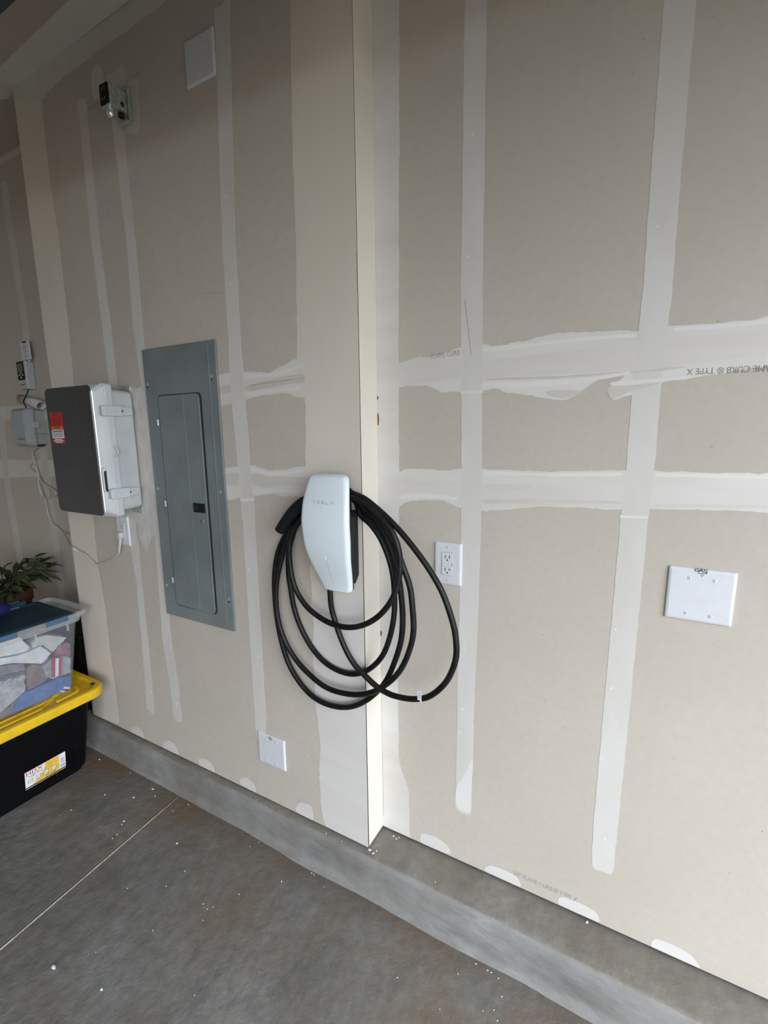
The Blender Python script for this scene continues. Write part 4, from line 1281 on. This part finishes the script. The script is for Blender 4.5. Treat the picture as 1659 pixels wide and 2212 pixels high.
TX1, TY1 = -1.999, 1.072                          # lid edges nearest the camera side and the wall
TW, TLn = .500, .800
tcx, tcy = TX1 - TW / 2, TY1 - TLn / 2
kt = thing('storage_tote', 'black storage tote with yellow snap lid standing on the floor', 'storage tote', (tcx, tcy, 0))
rings = tub(tcx, tcy, TW / 2 - .088, TLn / 2 - .096, TW / 2 - .082, TLn / 2 - .090, .001, .014, .03, .035)
rings += tub(tcx, tcy, TW / 2 - .076, TLn / 2 - .083, TW / 2 - .036, TLn / 2 - .055, .020, .320, .035, .04, 3)
rings += tub(tcx, tcy, TW / 2 - .022, TLn / 2 - .040, TW / 2 - .022, TLn / 2 - .040, .322, .345, .04, .04)
body = loft('tote_body', rings, M_TOTEK, kt)
for k in range(5):
    y_ = tcy - .26 + k * .13
    xa, xb = tcx + TW / 2 - .075, tcx + TW / 2 - .040
    mesh('body_rib', [(xa - .004, y_ - .006, .03), (xa + .0035, y_ - .004, .03), (xa + .0035, y_ + .004, .03), (xa - .004, y_ + .006, .03), (xb - .004, y_ - .006, .312), (xb + .0035, y_ - .004, .312), (xb + .0035, y_ + .004, .312), (xb - .004, y_ + .006, .312)],
         [(0, 1, 5, 4), (1, 2, 6, 5), (2, 3, 7, 6), (4, 5, 6, 7), (3, 2, 1, 0)], M_TOTEK, body) if k in (0, 4) else None
rings = []
for ins, z_ in ((.004, .338), (0, .342), (0, .370), (.004, .377), (.010, .379), (.026, .379), (.031, .3705), (.034, .3695)):
    rings.append([(q[0], q[1], z_) for q in rrect(tcx, tcy, TW / 2 - ins, TLn / 2 - ins, .066 - ins * .6, 8)])
ylid = loft('tote_lid', rings, M_YELLOW, kt)
ylid['label'] = 'yellow snap lid'
x_r = TX1 - .048
for y0_, y1_ in ((TY1 - .40, TY1 - .235), (TY1 - .74, TY1 - .55)):
    box('lid_ridge', (x_r - .013, y0_, .3685), (x_r, y1_, .3785), M_YELLOW, ylid, .004)
    box('lid_ridge', (x_r - .052, y0_ - .03, .3685), (x_r - .040, y1_ + .06, .3770), M_YELLOW, ylid, .004)
tube('lid_ridge', [(x_r - .006, TY1 - .185, .3715), (x_r - .008, TY1 - .130, .3715), (x_r - .022, TY1 - .095, .3715), (x_r - .06, TY1 - .080, .3715)], .009, M_YELLOW, ylid, n=8)
tube('lid_ridge', [(x_r - .050, TY1 - .20, .3700), (x_r - .075, TY1 - .14, .3700), (x_r - .11, TY1 - .10, .3700)], .008, M_YELLOW, ylid, n=8)
for k in range(5):
    y_ = TY1 - .18 - k * .11
    mesh('lid_web', [(x_r - .04, y_, .3690), (x_r - .016, y_ - .05, .3690), (x_r - .016, y_ - .058, .3690), (x_r - .04, y_ - .008, .3690), (x_r - .04, y_, .3760), (x_r - .016, y_ - .05, .3760), (x_r - .016, y_ - .058, .3760), (x_r - .04, y_ - .008, .3760)],
         [(0, 1, 5, 4), (1, 2, 6, 5), (2, 3, 7, 6), (3, 0, 4, 7), (4, 5, 6, 7)], M_YELLOW, ylid)
hp = pix(200, 1477, z=.379)
box('lid_hole', (hp.x - .012, hp.y - .007, .3786), (hp.x + .012, hp.y + .007, .3797), M_PRINTK, ylid)
# printed label on the long flank
def flank(z_):
    return tcx + TW / 2 - .076 + .040 * (z_ - .020) / .300


ly0, ly1, lz0, lz1 = .746, .896, .062, .141
ln_ = Vector((flank(lz1) - flank(lz0), 0, lz1 - lz0)).normalized()
off = Vector((ln_.z, 0, -ln_.x))


def lab(u, v, h=0.0):
    """u along the label towards the wall, v upwards, both 0..1"""
    z_ = lz0 + (lz1 - lz0) * v
    return Vector((flank(z_), ly0 + (ly1 - ly0) * u, z_)) + off * (.0008 + h)


def lrect(nm, u0, v0, u1, v1, mt, h, par):
    return mesh(nm, [lab(u0, v0, h), lab(u1, v0, h), lab(u1, v1, h), lab(u0, v1, h), lab(u0, v0, h - .0004), lab(u1, v0, h - .0004), lab(u1, v1, h - .0004), lab(u0, v1, h - .0004)], [(0, 1, 2, 3), (4, 7, 6, 5), (0, 4, 5, 1), (1, 5, 6, 2), (2, 6, 7, 3), (3, 7, 4, 0)], mt, par)


lrect('product_label', 0, 0, 1, 1, M_PRINTW, 0, body)['label'] = 'white and yellow product label'
mesh('label_yellow', [lab(.16, .12, .0004), lab(.83, .12, .0004), lab(.83, .98, .0004), lab(.50, .98, .0004), lab(.45, .62, .0004)], [(0, 1, 2, 3, 4)], M_LABELY, body)
lrect('label_stripe', 0, .03, 1, .10, M_PRINTK, .0004, body)
lrect('label_stripe', .2, .0, 1, .03, M_LABELY, .0006, body)
uy, uz_ = Vector((0, 1, 0)), ln_
lettering('label_name', 'HDX', .024, M_RED, body, lab(.22, .85, .001), uy, uz_, squash=1.15)
lettering('label_text', 'Tough Tote', .0105, M_PRINTK, body, lab(.24, .67, .001), uy, uz_, squash=1.05)
lettering('label_text', '27 GAL', .013, M_PRINTK, body, lab(.62, .18, .001), uy, uz_)
for k in range(4):
    u = .06 + k * .19
    lrect('label_icon', u, .30, u + .12, .52, M_GREYTXT, .0007, body)
    lrect('label_icon', u + .015, .33, u + .105, .50, M_PRINTW, .0010, body)
    lrect('label_icon', u + .03, .39, u + .09, .42, M_GREYTXT, .0013, body)
for k in range(7):
    lrect('label_bar', .87 + k * .017, .16, .878 + k * .017, .36, M_GREYTXT, .0006, body)
for k in range(5):
    lrect('label_line', .87, .46 + k * .06, .97 - .02 * (k % 2), .485 + k * .06, M_GREYTXT, .0006, body)

# ------------------------------------------------------------------ clear tote with navy lid and clothes inside
CX1, CY1 = -2.082, 1.046
CW, CL = .325, .62
ccx, ccy = CX1 - CW / 2, CY1 - CL / 2
CZ0, CZ1 = .3715, .700
ct = thing('clear_tote', 'see-through storage tote with navy lid stacked on yellow lid', 'storage tote', (ccx, ccy, CZ0))
rings = tub(ccx, ccy, CW / 2 - .028, CL / 2 - .056, CW / 2 - .008, CL / 2 - .012, CZ0, CZ1 - .01, .025, .03, 2)
rin = [[(ccx + (q[0] - ccx) * .988, ccy + (q[1] - ccy) * .994, q[2] + (.003 if i == 0 else 0)) for q in r] for i, r in enumerate(rings)]
loft('clear_wall', rings + rin[::-1], M_CLEAR, ct)
rings = []
for o_, z_ in ((-.008, .672), (.002, .672), (.004, .684), (.002, .706), (-.006, .708), (-.010, .700)):
    rings.append([(q[0], q[1], z_) for q in rrect(ccx, ccy, CW / 2 + o_, CL / 2 - .006 + o_, .03, 5)])
loft('clear_rim', rings, M_RIM, ct, cap0=False, cap1=False)
for s in (1, -1):
    hc = ccy + s * (CL / 2 - .010)
    pts = [(ccx - CW * .46, hc - s * .01, .698), (ccx - CW * .40, hc + s * .030, .700), (ccx, hc + s * .038, .702), (ccx + CW * .40, hc + s * .030, .700), (ccx + CW * .47, hc - s * .01, .698)]
    tube('end_handle', pts, .013, M_RIM, ct, n=10, flat=1.2)
for y_ in (.985, .865, .745, .63, .51):
    box('wall_rib', (CX1 - .0125, y_ - .004, .640), (CX1 - .0085, y_ + .004, .672), M_RIM, ct)
rings = []
for ins, z_ in ((.014, .700), (.012, .7075), (.020, .713), (.040, .7135), (.044, .709)):
    rings.append([(q[0], q[1], z_) for q in rrect(ccx, ccy, CW / 2 - ins, CL / 2 - .014 - ins, .02, 4)])
nlid = loft('navy_lid', rings, M_LIDBLUE, ct)
nlid['label'] = 'navy blue lid'
for y0_, y1_ in ((.90, .985), (.715, .80), (.53, .615)):
    box('lid_tab', (CX1 - .008, y0_, .689), (CX1 + .0055, y1_, .711), M_LIDBLUEL, nlid, .002)
xb = ccx - CW / 2
for y0_, y1_, w_ in ((.745, .965, .020), (.45, .70, .020)):
    box('lid_clip', (xb + .012, y0_, .706), (xb + .012 + w_, y1_, .733), M_LIDBLUE, nlid, .004)
    box('clip_edge', (xb + .036, y0_ - .05, .711), (xb + .042, y1_ - .03, .7185), M_LIDBLUEL, nlid, .002)
    box('clip_edge', (xb + .012, y0_ + .01, .731), (xb + .022, y1_ - .02, .736), M_LIDBLUEL, nlid, .002)


def tub_x(z_):
    """inner face of the tote's long wall at a height"""
    return CX1 - .028 + .020 * (z_ - CZ0) / .3175 - .005


def garment(label, poly, mat, x_front, depth, bulge=.008, cat='clothing', name='folded_garment', wav=.004):
    """soft folded bundle seen through the tote: outline at its real distance, creased front"""
    poly = [(-110, b_ + 90 * (b_ - 924) / 1419) if a == -20 else (a, b_) for a, b_ in poly]   # bundles run on along the tote beyond the picture edge
    pts = densify([pix(a, b_, x=x_front) for a, b_ in poly], .006)
    c = sum(pts, Vector()) / len(pts)
    sd_ = LAYER[0]
    LAYER[0] += 1
    an = sd_ * 1.7
    ca, sa = math.cos(an), math.sin(an)
    rings_ = []
    prof_ = [(-depth, .93), (-depth * .5, 1.0), (-.006, 1.0), (-.001, .985), (.002, .95)] + [(bulge * (1 - k * k), k) for k in (.88, .78, .68, .58, .48, .38, .28, .18, .08)]
    for dx_, k in prof_:
        r_ = []
        for p_ in pts:
            y_, z_ = c.y + (p_.y - c.y) * k, c.z + (p_.z - c.z) * k
            u_, v_ = (y_ * ca + z_ * sa), (-y_ * sa + z_ * ca)
            q_ = Vector((u_ * 46 + 2.2 * noise.noise(Vector((y_ * 20, z_ * 20, sd_))), v_ * 11, sd_ * 2.3))
            fold = (1 - abs(noise.noise(q_)) * 2.2) * wav * 1.6
            w2 = noise.noise(Vector((y_ * 70, z_ * 90, sd_ * 1.3))) * wav * .5
            z_ = max(CZ0 + .005, z_)
            y_ = min(.976 + .12 * (z_ - CZ0), y_)
            x_ = x_front + dx_ + ((fold + w2) if dx_ > -.01 else 0)
            r_.append((max(x_front - depth, min(tub_x(z_), x_)), y_, z_))
        rings_.append(r_)
    o = loft(name, rings_, mat, None, smooth=True)
    tag(o, label, cat, 'clothes packed in the clear tote')
    return o


M_CW = simple('white_cloth', (0.70, 0.71, 0.66), .85, var=.08, scale=30)
M_CB = simple('beige_cloth', (0.56, 0.54, 0.48), .85, var=.08, scale=30)
M_CP = simple('dusty_pink_cloth', (0.28, 0.13, 0.15), .9, var=.25, scale=40)
M_CG = simple('grey_jersey', (0.34, 0.33, 0.34), .9, var=.2, scale=45)
M_CGD = simple('grey_twill', (0.40, 0.39, 0.38), .9, var=.22, scale=40)
M_CN = simple('slate_cloth', (0.12, 0.14, 0.17), .9, var=.15, scale=40)
M_CM = simple('mauve_cloth', (0.26, 0.20, 0.23), .9, var=.2, scale=40)
M_CBR = simple('brown_cloth', (0.23, 0.17, 0.15), .9, var=.15, scale=40)
M_CBL = simple('denim_blue_cloth', (0.075, 0.15, 0.34), .9, var=.18, scale=40)
M_STRED = simple('stripe_red', (0.42, 0.05, 0.07), .85)
M_STW = simple('stripe_white', (0.72, 0.70, 0.72), .85)
garment('white folded sheet at upper left inside the clear tote', [(-20, 1392), (0, 1386), (45, 1376), (50, 1383), (68, 1399), (61, 1405), (36, 1413), (0, 1419), (-20, 1422)], M_CW, -2.124, .12, .004, wav=.003)
garment('crumpled white cloth with hanging corner inside the clear tote', [(-20, 1426), (0, 1422), (36, 1416), (62, 1407), (88, 1394.5), (100, 1402), (113, 1412), (102, 1424), (90, 1433.6), (85, 1416), (75, 1429), (51, 1428), (0, 1436.5), (-20, 1440)], M_CW, -2.118, .10, .004, wav=.003)
garment('cream cloth with pointed corner under the navy lid', [(69, 1389), (80, 1376), (101, 1371), (145, 1377), (130, 1392), (113, 1410), (90, 1393), (70, 1402)], M_CB, -2.132, .10, .003, wav=.002)
garment('dusty pink garment near the right end of clear tote', [(123, 1395), (140, 1388), (161, 1388), (163, 1405), (158, 1421), (146, 1424), (133, 1415), (116, 1418)], M_CP, -2.130, .12)
sg = garment('grey jersey with red and white side stripe in clear tote', [(90, 1441), (110, 1423.5), (134, 1416), (163, 1422), (163, 1447), (133, 1460), (113, 1467), (100, 1463)], M_CG, -2.122, .12, .006)
for i, (a, b_, mt) in enumerate(((112, 119.5, M_STRED), (119.5, 127, M_STW), (127, 133, M_STRED))):
    q = [pix(u_, v_, x=tub_x(pix(u_, v_, x=-2.11).z) + .0006) for u_, v_ in ((a, 1424 - i), (b_, 1422 - i), (b_ - .5, 1461 - i * 2), (a, 1464 - i * 2))]
    mesh('side_stripe', [v + Vector((-.001, 0, 0)) for v in q] + [v + Vector((.0006, 0, 0)) for v in q], [(0, 1, 2, 3), (7, 6, 5, 4), (0, 4, 5, 1), (1, 5, 6, 2), (2, 6, 7, 3), (3, 7, 4, 0)], mt, sg)
garment('mauve cloth folded at left below the white sheets', [(-20, 1442), (0, 1438), (54, 1431), (55, 1448), (0, 1462), (-20, 1466)], M_CM, -2.126, .12)
garment('slate folded cloth above the wrinkled grey trousers', [(-20, 1466), (0, 1461), (54, 1448), (56, 1459), (0, 1471), (-20, 1475)], M_CN, -2.120, .12)
garment('wrinkled light grey trousers at lower left of clear tote', [(-20, 1476), (0, 1470), (48, 1456), (56, 1460), (56, 1490), (37, 1508), (0, 1540), (-20, 1550)], M_CGD, -2.116, .14, .006, wav=.007)
garment('brown garment in the middle of the clear tote', [(54, 1443), (70, 1434), (90, 1434), (100, 1460), (104, 1464), (85, 1482), (58, 1496), (55, 1460)], M_CBR, -2.134, .12)
garment('taupe garment in the bottom left corner of clear tote', [(-20, 1552), (0, 1540), (39, 1508), (38, 1520), (28, 1536), (10, 1553), (-20, 1566)], M_CBR, -2.124, .12)
bl = garment('blue sports shorts with white marks in clear tote', [(52, 1496), (87, 1482), (130, 1463), (162, 1455), (163, 1486), (107, 1510), (36, 1541), (12, 1552), (28, 1532), (40, 1508)], M_CBL, -2.118, .14, .006)
for q in ([(139, 1483), (152, 1484.5), (151, 1489), (136.5, 1487.5)], [(132, 1491.5), (145, 1493), (143.5, 1497), (129.5, 1495)], [(58, 1531), (106, 1508), (106.3, 1510), (58.4, 1533.2)]):
    v = [pix(a, b_, x=tub_x(pix(a, b_, x=-2.115).z) + .0006) for a, b_ in q]
    mesh('white_mark', [w + Vector((-.001, 0, 0)) for w in v] + [w + Vector((.0006, 0, 0)) for w in v], [(0, 1, 2, 3), (7, 6, 5, 4), (0, 4, 5, 1), (1, 5, 6, 2), (2, 6, 7, 3), (3, 7, 4, 0)], M_STW, bl)

# cobalt bundle on the lid, cut by the picture edge
bc = pix(-24, 1322, z=.745)
vs, fs = [], []
NA, NBt = 20, 12
for i in range(NBt + 1):
    th_ = math.pi * i / NBt
    for k in range(NA):
        a_ = 2 * math.pi * k / NA
        d_ = Vector((math.sin(th_) * math.cos(a_), math.sin(th_) * math.sin(a_), math.cos(th_)))
        r_ = 1 + .18 * noise.noise(d_ * 2.3)
        vs.append(Vector((bc.x + d_.x * .052 * r_, bc.y + d_.y * .075 * r_, .7137 + .030 + max(-.030, d_.z * .032 * r_))))
for i in range(NBt):
    for k in range(NA):
        a_, b_ = i * NA + k, i * NA + (k + 1) % NA
        fs.append((a_, b_, b_ + NA, a_ + NA))
tag(mesh('cloth_bundle', vs, fs, M_COBALT, None, smooth=True), 'cobalt blue bundle on the navy lid at the picture edge', 'cloth')

# ------------------------------------------------------------------ black bin standing in the recess
bn = thing('storage_bin', 'black bin in the dark recess behind the clear tote', 'storage bin', (-2.46, 1.205, .1195))
loft('bin_body', [[(q[0], q[1], z_) for q in rrect(-2.46, 1.205, hx_, hy_, .02, 3)] for hx_, hy_, z_ in ((.150, .080, .1205), (.172, .092, .50))], M_TOTEK, bn)
loft('bin_lid', [[(q[0], q[1], z_) for q in rrect(-2.46, 1.205, .178 - i_, .098 - i_, .02, 3)] for i_, z_ in ((.002, .495), (0, .50), (0, .52), (.006, .526))], M_TOTEK, bn)

# ------------------------------------------------------------------ potted plant behind the totes
pp = pix(6, 1276, x=-2.74)
PX, PY, PZ = pp.x, pp.y, pp.z
pt = thing('potted_plant', 'leafy green plant in a shaded terracotta pot behind the totes', 'plant', (PX, PY, 0))


def lathe(name, prof_, cx, cy, mat, parent, n=28):
    rings_ = [[(cx + r_ * math.cos(2 * math.pi * k / n), cy + r_ * math.sin(2 * math.pi * k / n), z_) for k in range(n)] for r_, z_ in prof_]
    return loft(name, rings_, mat, parent, smooth=True)


lathe('planter', [(.085, .001), (.09, .01), (.11, PZ - .06), (.118, PZ - .06), (.120, PZ - .005), (.112, PZ), (.104, PZ - .004), (.100, PZ - .03)], PX, PY, M_TERRA, pt)
lathe('potting_soil', [(.101, PZ - .035), (.101, PZ - .028)], PX, PY, M_SOIL, pt)
# two leaf shapes shared by all leaves
def leaf_mesh(nm, ln__, wd_, fold, droop, mt):
    vs_, fs_ = [], []
    n_ = 8
    for i in range(n_ + 1):
        t_ = i / n_
        w_ = wd_ * math.sin(math.pi * min(1, t_ ** .8)) ** .8 if 0 < t_ < 1 else wd_ * .06
        zc_ = -droop * t_ * t_
        vs_ += [(ln__ * t_, -w_, zc_ + fold * w_), (ln__ * t_, 0, zc_), (ln__ * t_, w_, zc_ + fold * w_)]
    for i in range(n_):
        for k in range(2):
            a_ = 3 * i + k
            fs_.append((a_, a_ + 3, a_ + 4, a_ + 1))
    me = bpy.data.meshes.new(nm)
    me.from_pydata(vs_, [], fs_)
    me.materials.append(mt)
    for p_ in me.polygons:
        p_.use_smooth = True
    me.update()
    return me


LEAVES = [leaf_mesh('leaf', .105, .0125, .5, .012, M_LEAF), leaf_mesh('leaf', .12, .0115, .6, .03, M_LEAF), leaf_mesh('leaf', .09, .012, .4, .004, M_LEAFD), leaf_mesh('leaf', .11, .0115, .5, .02, M_LEAFD)]
rnd = random.Random(11)
for s_ in range(21):
    a_ = 2 * math.pi * s_ / 21 + rnd.uniform(-.2, .2)
    lean = rnd.uniform(.30, 1.35)
    L_ = rnd.uniform(.12, .25)
    base = Vector((PX + .04 * math.cos(a_), PY + .04 * math.sin(a_), PZ - .03))
    tip = base + Vector((math.cos(a_) * math.sin(lean), math.sin(a_) * math.sin(lean), math.cos(lean))) * L_
    mid = base.lerp(tip, .5) + Vector((0, 0, .03))
    stem = tube('stem', [base, mid, tip], [.0035, .002], M_STEM, pt, n=6, sub=4)
    for k in range(12):
        t_ = .2 + .8 * k / 11
        p_ = base.lerp(mid, t_ * 2) if t_ < .5 else mid.lerp(tip, t_ * 2 - 1)
        o = bpy.data.objects.new('leaf', LEAVES[rnd.randrange(4)])
        link(o, pt, p_)
        yaw = a_ + rnd.uniform(-1.3, 1.3) if k < 9 else a_ + rnd.uniform(-.5, .5)
        o.rotation_euler = (rnd.uniform(-.9, .9), rnd.uniform(-.5, .6), yaw)
        sc_ = rnd.uniform(.65, 1.1)
        o.scale = (sc_, sc_, sc_)

# ------------------------------------------------------------------ open overhead door, its track crossing the top left corner
q0 = pix(35, 0, z=2.32)
M_DOORP = simple('garage_door_steel', (0.42, 0.41, 0.38), 0.5)
tk = thing('garage_door', 'open overhead garage door, dark track edge at top left corner', 'garage door', (0, q0.y - .03, 2.30))
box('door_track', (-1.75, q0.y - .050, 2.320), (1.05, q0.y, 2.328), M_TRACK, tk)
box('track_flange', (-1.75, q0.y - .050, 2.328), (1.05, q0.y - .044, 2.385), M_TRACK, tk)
for x_ in (-1.6, .6):
    box('hanger_strap', (x_, q0.y - .048, 2.385), (x_ + .03, q0.y - .044, ZC - .0005), M_TRACK, tk)
for k in range(5):
    box('door_section', (-1.60 + k * .51, DY0 + .25, 2.345), (-1.60 + k * .51 + .505, q0.y - .052, 2.385), M_DOORP, tk, .004)
